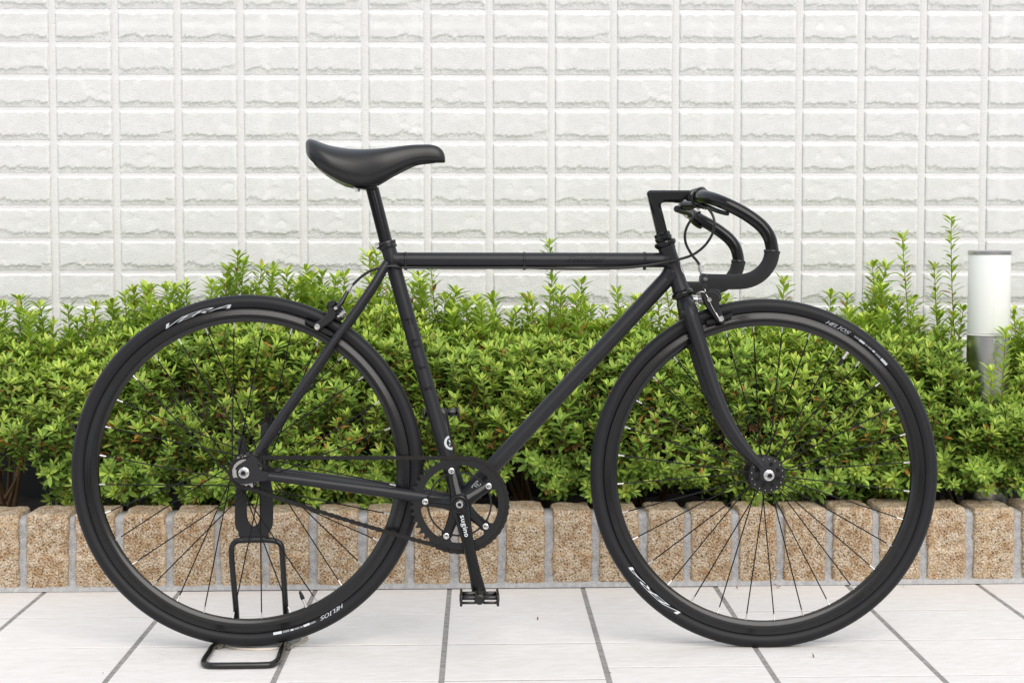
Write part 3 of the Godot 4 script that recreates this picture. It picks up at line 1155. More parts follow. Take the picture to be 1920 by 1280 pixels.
# ---------------------------------------------------------------- litter
func build_litter() -> void:
	var spots := [
		[1461, 1102, 0.016, "curled brown dry leaf on the tiles against the kerb, inside the front wheel"],
		[1382, 1103, 0.011, "tiny reddish leaf scrap by the kerb behind the front wheel's spokes"],
		[1008, 1161, 0.010, "small brown leaf scrap on the tile left of the wide grout joint, below the pedal"],
		[1143, 1262, 0.009, "thin brown twig scrap on the front tile just right of the wide joint"],
		[1525, 1231, 0.011, "pale brown leaf scrap on the tile in front of the front tyre"],
		[1694, 1101, 0.009, "brown leaf crumb on the tile by the kerb, right of the front tyre"],
		[192, 1263, 0.006, "brown seed crumb on the front tile left of the stand"],
		[978, 1277, 0.006, "dark seed crumb at the bottom edge of the paving"]]
	var r := RandomNumberGenerator.new()
	r.seed = 33
	for s in spots:
		var p := on_ground(s[0], s[1], 0.0015)
		var l := Leaves.new()
		var d := Vector3(r.randf_range(-1, 1), 0.12, r.randf_range(-0.6, 0.6)).normalized()
		var big: float = s[2]
		l.leaf(Vector3(0, 0.001, 0) - d * big * 0.5, d, Vector3(0.2, 1, 0.1).normalized(), big, big * 0.36, -0.25, 0.5, Color(0.24, 0.11, 0.05))
		if big > 0.013:
			l.leaf(Vector3(-0.002, 0.002, 0), Vector3(-0.6, 0.7, 0.2), Vector3(0.5, 1, 0.3).normalized(), big * 0.9, big * 0.35, 0.3, 0.5, Color(0.33, 0.15, 0.05))
		var t := thing("dry_leaf", s[3], "leaf", "leaf scraps on the paving", Transform3D(Basis(), p))
		mesh_node("blade", l.done(), M.leaf, t)
	# flat drain cover under the rear tyre
	var c := on_ground(490, 1199.5)
	var rad := (on_ground(577.5, 1199.5).x - c.x)
	var t := thing("drain_cover", "round grey drain cover with ring grooves, set in the paving under the rear tyre", "drain cover", "", Transform3D(Basis(), Vector3(c.x, 0.0, c.z)))
	var s := Shape.new()
	s.lathe(Vector3.ZERO, Vector3.UP, [Vector2(0, 0.0015), Vector2(rad * 0.945, 0.0015), Vector2(rad * 0.95, 0.004), Vector2(rad * 0.985, 0.0045), Vector2(rad, 0.0008)], 64)
	mesh_node("rim", s.done(), mat(lin(0.50, 0.45, 0.38), 0.55, 0.4), t)
	var steel := mat(lin(0.27, 0.29, 0.31), 0.45, 0.4)
	for k in 5:
		var a := rad * (0.12 + 0.155 * k)
		var b := a + rad * 0.11
		s = Shape.new()
		s.lathe(Vector3.ZERO, Vector3.UP, [Vector2(a, 0.0016), Vector2(a + 0.001, 0.0038), Vector2(b - 0.001, 0.0038), Vector2(b, 0.0016)], 64)
		mesh_node("ring", s.done(), steel, t)


# ---------------------------------------------------------------- lettering
# flat lettering laid along a mapped surface: where(x, y) gives the place for a point of the text, in units of its height
func lettering(text: String, where: Callable, outward: Vector3, slant := 0.0, stretch := 1.0, bold := false, font := "Droid Sans", spacing := 1.0, centre := true) -> ArrayMesh:
	var tm := TextMesh.new()
	var f := SystemFont.new()
	f.font_names = PackedStringArray([font])
	if bold:
		f.font_weight = 700
	tm.font = f
	tm.font_size = 64
	tm.pixel_size = 1.0 / 46.0
	tm.depth = 0.0
	tm.curve_step = 2.0
	var s := Shape.new()
	var g := s.next()
	var x := 0.0
	var all := []
	for ch in text:
		tm.text = ch
		if ch == " ":
			x += 0.45 * stretch * spacing
			continue
		var a := tm.get_mesh_arrays()
		var v: PackedVector3Array = a[Mesh.ARRAY_VERTEX]
		var ix = a[Mesh.ARRAY_INDEX]
		if ix == null or ix.size() == 0:
			ix = range(v.size())
		var lo := 1e9
		var hi := -1e9
		for p in v:
			lo = minf(lo, p.x)
			hi = maxf(hi, p.x)
		for i in range(0, ix.size(), 3):
			var q := []
			for k in 3:
				var p := v[ix[i + k]]
				q.append(Vector2(x + (p.x - lo) * stretch, p.y))
			all.append(q)
		x += (hi - lo) * stretch + 0.16 * spacing
	var bottom := 1e9
	var top := -1e9
	for q in all:
		for p in q:
			bottom = minf(bottom, p.y)
			top = maxf(top, p.y)
	var off := -x / 2.0 if centre else 0.0
	# split the faces so that they follow a curved surface
	for pass_ in 3:
		var finer := []
		for q in all:
			var ab: Vector2 = (q[0] + q[1]) / 2.0
			var bc: Vector2 = (q[1] + q[2]) / 2.0
			var ca: Vector2 = (q[2] + q[0]) / 2.0
			if maxf(q[0].distance_to(q[1]), maxf(q[1].distance_to(q[2]), q[2].distance_to(q[0]))) < 0.22:
				finer.append(q)
			else:
				finer.append_array([[q[0], ab, ca], [ab, q[1], bc], [ca, bc, q[2]], [ab, bc, ca]])
		all = finer
	for q in all:
		var w := []
		for p in q:
			var yy: float = (p.y - bottom) / (top - bottom)
			w.append(where.call(p.x + off + slant * yy, yy))
		var a: Vector3 = w[0]
		var b: Vector3 = w[1]
		var c: Vector3 = w[2]
		if (b - a).cross(c - a).dot(outward) < 0:
			s.tri(a, c, b, g)
		else:
			s.tri(a, b, c, g)
	return s.done()


# ---------------------------------------------------------------- wheels
const TYRE_R := 0.336
const TYRE_MID := 0.3217
const TYRE_A := 0.0143
const RIM_OUT := 0.3092
const RIM_IN := 0.2835

# a place on the near wall of the tyre: ccw angle in degrees, distance from the axle
func tyre_wall(deg: float, r: float, proud := 0.0004) -> Vector3:
	var z := sqrt(maxf(0.0, TYRE_A * TYRE_A - (r - TYRE_MID) * (r - TYRE_MID)))
	var n := Vector2(r - TYRE_MID, z).normalized() * proud
	var d := Vector2.from_angle(deg_to_rad(deg)) * (r + n.x)
	return Vector3(d.x, d.y, z + n.y)


func ring_sweep(profile: Array, steps := 128) -> ArrayMesh:
	# closed profile of (radius, z) swept round the axle; sharp corners split by angle
	var s := Shape.new()
	var g := s.next()
	var n := profile.size()
	for i in n:
		var a: Vector2 = profile[i]
		var b: Vector2 = profile[(i + 1) % n]
		var before: Vector2 = a - profile[(i - 1 + n) % n]
		if absf(before.angle_to(b - a)) > 0.5:
			g = s.next()
		for k in steps:
			var u := Vector2.from_angle(TAU * k / steps)
			var w := Vector2.from_angle(TAU * (k + 1) / steps)
			s.quad(Vector3(u.x * a.x, u.y * a.x, a.y), Vector3(w.x * a.x, w.y * a.x, a.y), Vector3(w.x * b.x, w.y * b.x, b.y), Vector3(u.x * b.x, u.y * b.x, b.y), g)
	return s.done()


func make_wheel(called: String, bike: Node3D, centre: Vector3, phase: float, front: bool, valve_deg: float, logo_deg: float, name_deg: float) -> Node3D:
	var w := part(called, bike)
	w.position = centre
	# tyre
	var prof := []
	for i in 24:
		var a := TAU * i / 24.0 + 0.01
		prof.append(Vector2(TYRE_MID + TYRE_A * cos(a), TYRE_A * sin(a)))
	mesh_node("tyre", ring_sweep(prof, 160), M.tyre, w)
	# rim: flat braking band with fine grooves, then a rounded, narrowing inner part
	var half := [
		Vector2(RIM_OUT - 0.001, 0.0098), Vector2(RIM_OUT, 0.0106), Vector2(0.3070, 0.0108), Vector2(0.3066, 0.0101), Vector2(0.3040, 0.0107), Vector2(0.3036, 0.0100), Vector2(0.3010, 0.0106), Vector2(0.3006, 0.0099), Vector2(0.2985, 0.0105),
		Vector2(0.2978, 0.0096), Vector2(0.2955, 0.0098), Vector2(0.2915, 0.0092), Vector2(0.2875, 0.0080), Vector2(0.2850, 0.0062), Vector2(0.2838, 0.0036), Vector2(RIM_IN, 0.0)]
	var rim := []
	for p in half:
		rim.append(p)
	for i in range(half.size() - 2, -1, -1):
		rim.append(Vector2(half[i].x, -half[i].y))
	mesh_node("rim", ring_sweep(rim, 160), M.rim, w)
	# spokes and nipples
	var flange_r := 0.0300 if front else 0.0285
	var flange_z := 0.0330 if front else 0.0315
	var mesh_sp := Shape.new()
	var nip := Shape.new()
	nip.lathe(Vector3.ZERO, Vector3.UP, [Vector2(0, 0), Vector2(0.0014, 0), Vector2(0.0015, 0.0008), Vector2(0.0014, 0.008), Vector2(0.0019, 0.0095), Vector2(0.0019, 0.0145), Vector2(0, 0.0145)], 10)
	var nip_mesh := nip.done()
	mesh_sp.tube([Vector3.ZERO, Vector3.UP], 1.0, 8)
	var unit := mesh_sp.done()
	for k in 32:
		var deg := phase + 11.25 * k
		var near := (k % 2 == 1) if front else (k % 2 == 0)
		var side := 1.0 if near else -1.0
		var hole := deg
		if not front:
			# crossed three times: leading and trailing spokes turn by turn
			hole = deg + (62.0 if k % 4 == 0 or k % 4 == 3 else -62.0)
		var a := Vector2.from_angle(deg_to_rad(hole)) * flange_r
		var b := Vector2.from_angle(deg_to_rad(deg)) * (RIM_IN + 0.001)
		var lay: float = 0.0014 if (k % 4 < 2) else -0.0014
		var p := Vector3(a.x, a.y, side * (flange_z + lay))
		var q := Vector3(b.x, b.y, side * 0.0015)
		var d := (q - p).normalized()
		var bs := Basis(Quaternion(Vector3.UP, d))
		var sp := Basis(bs.x * 0.0012, bs.y * p.distance_to(q), bs.z * 0.0012)
		mesh_node("spoke", unit, M.spoke, w, Transform3D(sp, p))
		mesh_node("spoke_nipple", nip_mesh, M.nipple, w, Transform3D(bs, q - d * 0.0125))
	# hub
	var s := Shape.new()
	var drill := []
	if front:
		s.lathe(Vector3(0, 0, -0.045), Vector3.BACK, [Vector2(0, 0), Vector2(0.009, 0), Vector2(0.0105, 0.004), Vector2(0.0125, 0.0075), Vector2(0.034, 0.0085), Vector2(0.0345, 0.0095), Vector2(0.0345, 0.0115), Vector2(0.034, 0.0125), Vector2(0.015, 0.0135), Vector2(0.011, 0.019), Vector2(0.011, 0.071), Vector2(0.015, 0.0765), Vector2(0.034, 0.0775), Vector2(0.0345, 0.0785), Vector2(0.0345, 0.0805), Vector2(0.034, 0.0815), Vector2(0.0165, 0.0825), Vector2(0.0155, 0.0845), Vector2(0.0125, 0.087), Vector2(0.009, 0.0895), Vector2(0, 0.0895)], 48)
	else:
		s.lathe(Vector3(0, 0, -0.050), Vector3.BACK, [Vector2(0, 0), Vector2(0.012, 0), Vector2(0.014, 0.008), Vector2(0.032, 0.0165), Vector2(0.033, 0.018), Vector2(0.033, 0.020), Vector2(0.032, 0.0215), Vector2(0.013, 0.024), Vector2(0.013, 0.076), Vector2(0.032, 0.0785), Vector2(0.033, 0.080), Vector2(0.033, 0.082), Vector2(0.032, 0.0835), Vector2(0.018, 0.085), Vector2(0.016, 0.1), Vector2(0, 0.1)], 48)
	mesh_node("hub", s.done(), M.satin, w)
	# spoke heads and lightening holes on the near flange of the front hub
	var head := Shape.new()
	head.lathe(Vector3.ZERO, Vector3.BACK, [Vector2(0.0011, -0.001), Vector2(0.0011, 0.0005), Vector2(0.0008, 0.0010), Vector2(0, 0.0011)], 10)
	var head_mesh := head.done()
	var dark := Shape.new()
	dark.lathe(Vector3.ZERO, Vector3.BACK, [Vector2(0.0042, -0.0006), Vector2(0.0042, 0.0003), Vector2(0, 0.0003)], 16)
	var dark_mesh := dark.done()
	for k in 16:
		var u := Vector2.from_angle(deg_to_rad(phase + 22.5 * k + (11.25 if front else 0.0) + (0.0 if front else 8.0))) * flange_r
		mesh_node("spoke_head", head_mesh, M.nipple, w, Transform3D(Basis(), Vector3(u.x, u.y, (-0.045 + 0.0819) if front else (-0.050 + 0.0837))))
	if front:
		for k in 8:
			var u := Vector2.from_angle(deg_to_rad(phase + 45.0 * k + 20.0)) * 0.0215
			mesh_node("flange_hole", dark_mesh, M.decal, w, Transform3D(Basis(), Vector3(u.x, u.y, -0.045 + 0.0824)))
	# valve
	var dv := Vector2.from_angle(deg_to_rad(valve_deg))
	var vd := Vector3(-dv.x, -dv.y, 0)
	var vp := Vector3(dv.x, dv.y, 0) * (RIM_IN + 0.001)
	s = Shape.new()
	s.lathe(vp, vd, [Vector2(0.0044, 0), Vector2(0.0044, 0.003), Vector2(0.0030, 0.0036), Vector2(0.0029, 0.017), Vector2(0, 0.017)], 14)
	var valve := mesh_node("valve", s.done(), M.nipple, w)
	s = Shape.new()
	s.lathe(vp + vd * 0.0165, vd, [Vector2(0.0036, 0), Vector2(0.0040, 0.001), Vector2(0.0040, 0.006), Vector2(0.0022, 0.0165), Vector2(0, 0.017)], 14)
	mesh_node("valve_cap", s.done(), M.tyre, valve)
	# printing on the tyre wall, read clockwise
	var at := func(x: float, y: float, mid: float, r0: float, r1: float) -> Vector3:
		return tyre_wall(mid - rad_to_deg(x / 0.318), lerpf(r0, r1, y))
	var h := 0.0066
	var big := lettering("VERA", func(x: float, y: float) -> Vector3: return at.call(x * 0.0122, y, logo_deg, 0.3118, 0.3118 + h), Vector3.BACK, 1.9, 4.3, false, "Droid Sans", 0.3)
	mesh_node("tyre_print", big, M.white_print, w)
	var small := lettering("HELIOS", func(x: float, y: float) -> Vector3: return at.call(x * 0.0096, y, name_deg, 0.3116, 0.3180), Vector3.BACK, 0.45, 1.2, false)
	mesh_node("tyre_print", small, M.white_print, w)
	# size and maker's small print: bars and boxes after the name
	var bars := [[-6.6, 2.0, 0.45, 0.8, 0], [-8.8, 2.3, 0.35, 0.8, 1], [-11.4, 0.9, 0.4, 0.75, 0], [-12.6, 1.8, 0.4, 0.75, 0], [-14.7, 1.1, 0.4, 0.75, 1], [-16.2, 2.4, 0.3, 0.75, 0], [-18.9, 3.0, 0.25, 0.8, 1]]
	var sw := Shape.new()
	var sg := Shape.new()
	for b in bars:
		var sh: Shape = sw if b[4] == 1 else sg
		var g := sh.next()
		for k in 4:
			var u0: float = name_deg + b[0] - b[1] * k / 4.0
			var u1: float = name_deg + b[0] - b[1] * (k + 1) / 4.0
			var ra: float = 0.3104 + 0.008 * b[2]
			var rb: float = 0.3104 + 0.008 * b[3]
			sh.quad(tyre_wall(u1, ra), tyre_wall(u0, ra), tyre_wall(u0, rb), tyre_wall(u1, rb), g)
	mesh_node("tyre_print", sw.done(), M.white_print, w)
	mesh_node("tyre_print", sg.done(), M.grey_print, w)
	return w


# ---------------------------------------------------------------- bicycle
func flat(v: Vector2, z: float) -> Vector3:
	return Vector3(v.x, v.y, z)


func mirrored(pts: Array) -> Array:
	var r := []
	for p in pts:
		r.append(Vector3(p.x, p.y, -p.z))
	return r


# a place on the wall of a straight tube: along it from a to b, turned round it from the side that faces +z
func on_tube(a: Vector3, b: Vector3, radius: float, far: float, turn: float, proud := 0.0003) -> Vector3:
	var t := (b - a).normalized()
	var out := (Vector3.BACK - t * t.z).normalized()
	var side := out.cross(t)
	return a + t * far + (out * cos(turn) + side * sin(turn)) * (radius + proud)


func bolt(called: String, parent: Node, at: Vector3, axis: Vector3, r: float, h: float, material: Material) -> MeshInstance3D:
	# a socket bolt: rounded head with a hollow in it
	var s := Shape.new()
	s.lathe(at, axis, [Vector2(r, -0.002), Vector2(r, h * 0.75), Vector2(r * 0.86, h), Vector2(r * 0.52, h), Vector2(r * 0.45, h * 0.35), Vector2(0, h * 0.35)], 20)
	return mesh_node(called, s.done(), material, parent)


func band(a: Vector3, b: Vector3, profile: Array, steps := 36) -> ArrayMesh:
	var s := Shape.new()
	s.lathe(a, b - a, profile, steps)
	return s.done()


func build_bicycle() -> void:
	var bike := thing("bicycle", "matte black single-speed track bicycle with drop bars, held upright by a rear stand", "bicycle", "", bike_t)
	var rear := P(464.5, 881.7, 0)
	var fore := P(1433.0, 887.0, 0)
	rear.z = 0
	fore.z = 0
	make_wheel("rear_wheel", bike, rear, 5.2, false, 293.0, 109.4, 300.9)
	make_wheel("front_wheel", bike, fore, 4.0, true, 55.1, 228.2, 63.4)
	build_frame(bike, rear, fore)
	build_fork(bike, fore)
	build_seat(bike)
	build_cockpit(bike)
	build_drive(bike, rear)
	build_brakes(bike, rear, fore)
	build_cables(bike)
	build_axles(bike, rear, fore)


func build_frame(bike: Node3D, rear: Vector3, fore: Vector3) -> void:
	var fr := part("frame", bike)
	var bb := P(863, 945, 0.0)
	bb = flat(P2(861.8, 944.8, 0.045), 0)
	var seat_top := P(726.5, 460, 0)
	var head_top := P(1249.0, 461, 0)
	var head_low := P(1278.2, 546.5, 0)
	var s := Shape.new()
	s.tube([seat_top, bb], 0.0143, 32)
	mesh_node("seat_tube", s.done(), M.frame, fr)
	s = Shape.new()
	s.tube([P(733, 486.8), P(1256, 487.4)], 0.0142, 32)
	mesh_node("top_tube", s.done(), M.frame, fr)
	s = Shape.new()
	s.tube([P(1266, 506), bb], 0.0157, 32)
	mesh_node("down_tube", s.done(), M.frame, fr)
	# head tube, slightly flared at its ends
	s = Shape.new()
	var ht := head_top.distance_to(head_low)
	s.lathe(head_low, head_top - head_low, [Vector2(0, 0), Vector2(0.0172, 0), Vector2(0.0172, 0.006), Vector2(0.0159, 0.010), Vector2(0.0157, ht * 0.5), Vector2(0.0159, ht - 0.010), Vector2(0.0170, ht - 0.006), Vector2(0.0170, ht), Vector2(0, ht)], 36)
	mesh_node("head_tube", s.done(), M.frame, fr)
	# fillets of weld where tubes meet
	for w in [[P(740, 486.8), P(746, 486.8), 0.0142, "weld"], [P(1250.5, 487.3), P(1244, 487.3), 0.0142, "weld"]]:
		var d: Vector3 = (w[1] - w[0]).normalized()
		s = Shape.new()
		var g: float = w[2]
		s.lathe(w[0], d, [Vector2(g + 0.0030, -0.003), Vector2(g + 0.0018, 0.001), Vector2(g + 0.0006, 0.0045), Vector2(g, 0.008)], 36)
		mesh_node(w[3], s.done(), M.frame, fr)
	var dd := (bb - P(1266, 506)).normalized()
	s = Shape.new()
	s.lathe(P(1258, 514.5), dd, [Vector2(0.0195, -0.004), Vector2(0.0178, 0.002), Vector2(0.0165, 0.007), Vector2(0.0157, 0.013)], 36)
	mesh_node("weld", s.done(), M.frame, fr)
	# bottom bracket shell
	s = Shape.new()
	s.lathe(flat(Vector2(bb.x, bb.y), -0.036), Vector3.BACK, [Vector2(0, 0), Vector2(0.0185, 0), Vector2(0.0200, 0.0015), Vector2(0.0200, 0.0705), Vector2(0.0185, 0.072), Vector2(0, 0.072)], 36)
	mesh_node("bottom_bracket", s.done(), M.frame, fr)
	var stay := [P(724, 494, 0.0135), P(716, 507, 0.0200), P(690, 549, 0.030), P(605, 669, 0.045), P(530, 776, 0.056), P(482, 848, 0.060)]
	var chain := [P(503, 893, 0.060), P(560, 900, 0.059), P(650, 912, 0.054), P(770, 928.5, 0.040), P(838, 939, 0.024), P(852, 941, 0.016)]
	var drop := smooth2([
		P2(470, 855, 0.06), P2(483, 859, 0.06), P2(483, 871, 0.06), P2(490, 881, 0.06), P2(504, 887.5, 0.06), P2(505, 899, 0.06), P2(489, 902.5, 0.06), P2(471, 905.5, 0.06),
		P2(453, 907.5, 0.06), P2(441, 902, 0.06), P2(438.5, 895.5, 0.06), P2(446, 894, 0.06), P2(446, 882, 0.06), P2(440.5, 879.5, 0.06), P2(446, 871.5, 0.06), P2(459, 863.5, 0.06)], 4)
	for side in [1.0, -1.0]:
		var a := curve(stay if side > 0 else mirrored(stay), 4)
		var rr := []
		for i in a.size():
			rr.append(lerpf(0.0083, 0.0066, float(i) / a.size()))
		s = Shape.new()
		s.tube(a, rr, 20)
		mesh_node("seat_stay", s.done(), M.frame, fr)
		a = curve(chain if side > 0 else mirrored(chain), 4)
		rr = []
		for i in a.size():
			rr.append(lerpf(0.0080, 0.0122, clampf(1.25 * i / a.size(), 0, 1)))
		s = Shape.new()
		s.tube(a, rr, 20)
		mesh_node("chain_stay", s.done(), M.frame, fr)
		s = Shape.new()
		s.plate(drop, side * 0.0602 - 0.003, side * 0.0602 + 0.003, 0.0009)
		mesh_node("dropout", s.done(), M.frame, fr)
	# bridges between the stays
	s = Shape.new()
	s.tube([P(612, 652, 0.043), flat(P2(612, 652, 0.043), -0.043)], 0.0055, 16)
	mesh_node("brake_bridge", s.done(), M.frame, fr)
	s = Shape.new()
	s.tube([P(775, 929, 0.036), flat(P2(775, 929, 0.036), -0.036)], 0.006, 16)
	mesh_node("stay_bridge", s.done(), M.frame, fr)
	# raised gloss lettering on the seat tube, one letter at a time down the tube
	var len := seat_top.distance_to(bb)
	var spots := [[605.0, "F"], [647.0, "U"], [689.5, "J"], [731.5, "I"]]
	for sp in spots:
		var far: float = (460.0 - sp[0]) / (460.0 - 944.8) * len
		var m := lettering(sp[1], func(x: float, y: float) -> Vector3: return on_tube(seat_top, bb, 0.0143, far + x * 0.0185, (y - 0.5) * 1.0), Vector3.BACK, 0.0, 1.25, true)
		mesh_node("tube_lettering", m, M.decal, fr)
	# round white emblem low on the seat tube, wrapped towards its front
	var er := Shape.new()
	var g0 := er.next()
	var e_far := (460.0 - 836.0) / (460.0 - 944.8) * len
	var spot := func(r: float, u: float) -> Vector3:
		return on_tube(seat_top, bb, 0.0143, e_far + sin(u) * r, 1.10 + cos(u) * r / 0.0143, 0.0004)
	for k in 32:
		var u0 := TAU * k / 32
		var u1 := TAU * (k + 1) / 32
		er.quad(spot.call(0.0092, u0), spot.call(0.0092, u1), spot.call(0.0138, u1), spot.call(0.0138, u0), g0)
	for b in [[-0.003, -0.006, 0.003, 0.0], [0.0005, -0.0055, 0.0035, 0.0035], [-0.005, 0.002, -0.0015, 0.0055]]:
		var f := func(x: float, y: float) -> Vector3:
			return on_tube(seat_top, bb, 0.0143, e_far + y, 1.10 + x / 0.0143, 0.0004)
		er.quad(f.call(b[0], b[1]), f.call(b[2], b[1]), f.call(b[2], b[3] - 0.0015), f.call(b[0] + 0.001, b[3]), er.next())
	mesh_node("emblem", er.done(), M.white_print, fr)
	# small framed mark on the down tube near the cranks
	var dt := P(1266, 506)
	var dl := dt.distance_to(bb)
	var mark := func(x: float, y: float) -> Vector3:
		return on_tube(dt, bb, 0.0157, dl - 0.0455 + x, 0.06 - y / 0.0157, 0.0004)
	var ms := Shape.new()
	var mg := ms.next()
	for b in [[-0.0085, -0.0055, 0.0085, -0.0042], [-0.0085, 0.0042, 0.0085, 0.0055], [-0.0085, -0.0042, -0.0070, 0.0042], [0.0070, -0.0042, 0.0085, 0.0042]]:
		ms.quad(mark.call(b[0], b[1]), mark.call(b[2], b[1]), mark.call(b[2], b[3]), mark.call(b[0], b[3]), mg)
	mesh_node("mark", ms.done(), M.white_print, fr)
	var ml := lettering("ES", func(x: float, y: float) -> Vector3: return mark.call(x * 0.0056, (0.5 - y) * 0.0056), Vector3.BACK, 0.0, 1.0, true)
	mesh_node("mark", ml, M.white_print, fr)
	# slanted gloss script on the top tube
	var ta := P(733, 486.8)
	var tb := P(1256, 487.4)
	var script := lettering("Feather", func(x: float, y: float) -> Vector3: return on_tube(ta, tb, 0.0142, P(1096, 487).x - ta.x + x * 0.0135, -0.35 + y * 0.85), Vector3.BACK, 0.55, 1.15, false, "Droid Serif", 0.3)
	mesh_node("tube_lettering", script, M.decal, fr)
	# maker's badge on the front of the head tube
	var bs := Shape.new()
	var bg := bs.next()
	var badge := func(r: float, u: float) -> Vector3:
		return on_tube(head_top, head_low, 0.0158, 0.052 + sin(u) * r, 1.5 + cos(u) * r * 0.8 / 0.0158, 0.0004)
	for k in 28:
		bs.quad(badge.call(0.009, TAU * k / 28), badge.call(0.009, TAU * (k + 1) / 28), badge.call(0.0135, TAU * (k + 1) / 28), badge.call(0.0135, TAU * k / 28), bg)
	mesh_node("badge", bs.done(), M.white_print, fr)
	bs = Shape.new()
	bg = bs.next()
	for k in 28:
		bs.quad(badge.call(0.002, TAU * k / 28), badge.call(0.002, TAU * (k + 1) / 28), badge.call(0.0088, TAU * (k + 1) / 28), badge.call(0.0088, TAU * k / 28), bg)
	mesh_node("badge", bs.done(), M.red_print, fr)
	# headset cups: fat glossy rings above and below the head tube
	var hs := part("headset", bike)
	var up := (head_top - head_low).normalized()
	var cup := [Vector2(0.0165, -0.002), Vector2(0.0190, 0.000), Vector2(0.0212, 0.003), Vector2(0.0216, 0.006), Vector2(0.0205, 0.009), Vector2(0.0175, 0.0105), Vector2(0.0140, 0.011)]
	mesh_node("upper_cup", band(head_top, head_top + up, cup), M.gloss, hs)
	mesh_node("lock_nut", band(head_top + up * 0.0115, head_top + up, [Vector2(0.0140, -0.001), Vector2(0.0162, 0.0), Vector2(0.0168, 0.002), Vector2(0.0168, 0.006), Vector2(0.0155, 0.0075), Vector2(0.0158, 0.009), Vector2(0.0158, 0.0135), Vector2(0.0145, 0.0148), Vector2(0.012, 0.0152)]), M.gloss, hs)
	mesh_node("lower_cup", band(head_low, head_low - up, [Vector2(0.0170, -0.002), Vector2(0.0195, 0.0), Vector2(0.0214, 0.003), Vector2(0.0214, 0.0065), Vector2(0.0198, 0.010), Vector2(0.0165, 0.0115), Vector2(0.012, 0.012)]), M.gloss, hs)
	# seat clamp
	var sc := part("seat_clamp", bike)
	var ax := (seat_top - bb).normalized()
	mesh_node("ring", band(seat_top - ax * 0.006, seat_top + ax, [Vector2(0.0145, 0), Vector2(0.0172, 0.0003), Vector2(0.0176, 0.002), Vector2(0.0176, 0.0035), Vector2(0.0168, 0.0045), Vector2(0.0168, 0.0085), Vector2(0.0176, 0.0095), Vector2(0.0176, 0.012), Vector2(0.0170, 0.0133), Vector2(0.0132, 0.0135)]), M.satin, sc)
	s = Shape.new()
	var tilt := Basis(Vector3.BACK, 0.22)
	s.block(Transform3D(tilt, P(711.5, 460.5, 0.0)), Vector3(0.017, 0.0115, 0.017), 0.003)
	mesh_node("lug", s.done(), M.satin, sc)
	bolt("bolt", sc, P(706.3, 460.3, 0.0085), Vector3.BACK, 0.0052, 0.0035, M.silver)


func build_fork(bike: Node3D, fore: Vector3) -> void:
	var fk := part("fork", bike)
	var top := P(1281.0, 553)
	var s := Shape.new()
	# crown: a sloping shoulder that runs into both blades
	s.tube(curve([top, P(1285.5, 566), P(1290, 578)], 4), 0.0160, 28)
	mesh_node("crown", s.done(), M.frame, fk)
	for side in [1.0, -1.0]:
		var pts := [P(1286, 568, 0.012), P(1293, 581, 0.030), P(1299, 602, 0.0365), P(1311, 640, 0.039), P(1329.5, 700, 0.042), P(1347, 750, 0.045), P(1369, 796, 0.048), P(1397, 838, 0.0505), P(1420, 864, 0.052), P(1429, 874, 0.0525)]
		var rad := [0.0150, 0.0152, 0.0150, 0.0148, 0.0136, 0.0122, 0.0106, 0.0088, 0.0074, 0.0066]
		var path := curve(pts if side > 0 else mirrored(pts), 4)
		var rr := []
		for i in path.size():
			var f := float(i) / 4.0
			var k := mini(int(f), rad.size() - 2)
			rr.append(lerpf(rad[k], rad[k + 1], f - k))
		s = Shape.new()
		s.tube(path, rr, 24)
		# blades are oval: thinner from side to side than from front to back
		mesh_node("fork_blade", s.done(), M.frame, fk)
		s = Shape.new()
		var z: float = side * 0.0528
		s.plate(smooth2([P2(1420, 858, 0.053), P2(1432, 866, 0.053), P2(1440, 873.5, 0.053), P2(1452, 875.5, 0.053), P2(1455, 885, 0.053), P2(1449.5, 898, 0.053), P2(1437, 898, 0.053), P2(1429, 886, 0.053), P2(1419, 872, 0.053)], 4), z - 0.003, z + 0.003, 0.0009)
		mesh_node("fork_end", s.done(), M.frame, fk)
	# the pointed lug shape on the near shoulder of the crown
	s = Shape.new()
	var lug := PackedVector2Array([P2(1279.5, 586, 0.045), P2(1285, 581, 0.045), P2(1308, 578.5, 0.045), P2(1309.5, 583, 0.045), P2(1306, 592, 0.045), P2(1303, 601, 0.045), P2(1296, 596.5, 0.045), P2(1286, 592, 0.045)])
	s.plate(smooth2(Array(lug), 3), 0.030, 0.0472, 0.003)
	mesh_node("crown_lug", s.done(), M.frame, fk)
	s = Shape.new()
	var tri_out := PackedVector2Array([P2(1290.5, 586.5, 0.0475), P2(1306, 584.5, 0.0475), P2(1300.5, 597.5, 0.0475)])
	var mid := (tri_out[0] + tri_out[1] + tri_out[2]) / 3.0
	var tri_in := PackedVector2Array()
	for p in tri_out:
		tri_in.append(mid + (p - mid) * 0.72)
	s.ring_plate(tri_in if false else PackedVector2Array([tri_out[0], tri_out[2], tri_out[1]]), PackedVector2Array([tri_in[0], tri_in[2], tri_in[1]]), 0.0466, 0.0476)
	mesh_node("crown_mark", s.done(), M.satin, fk)


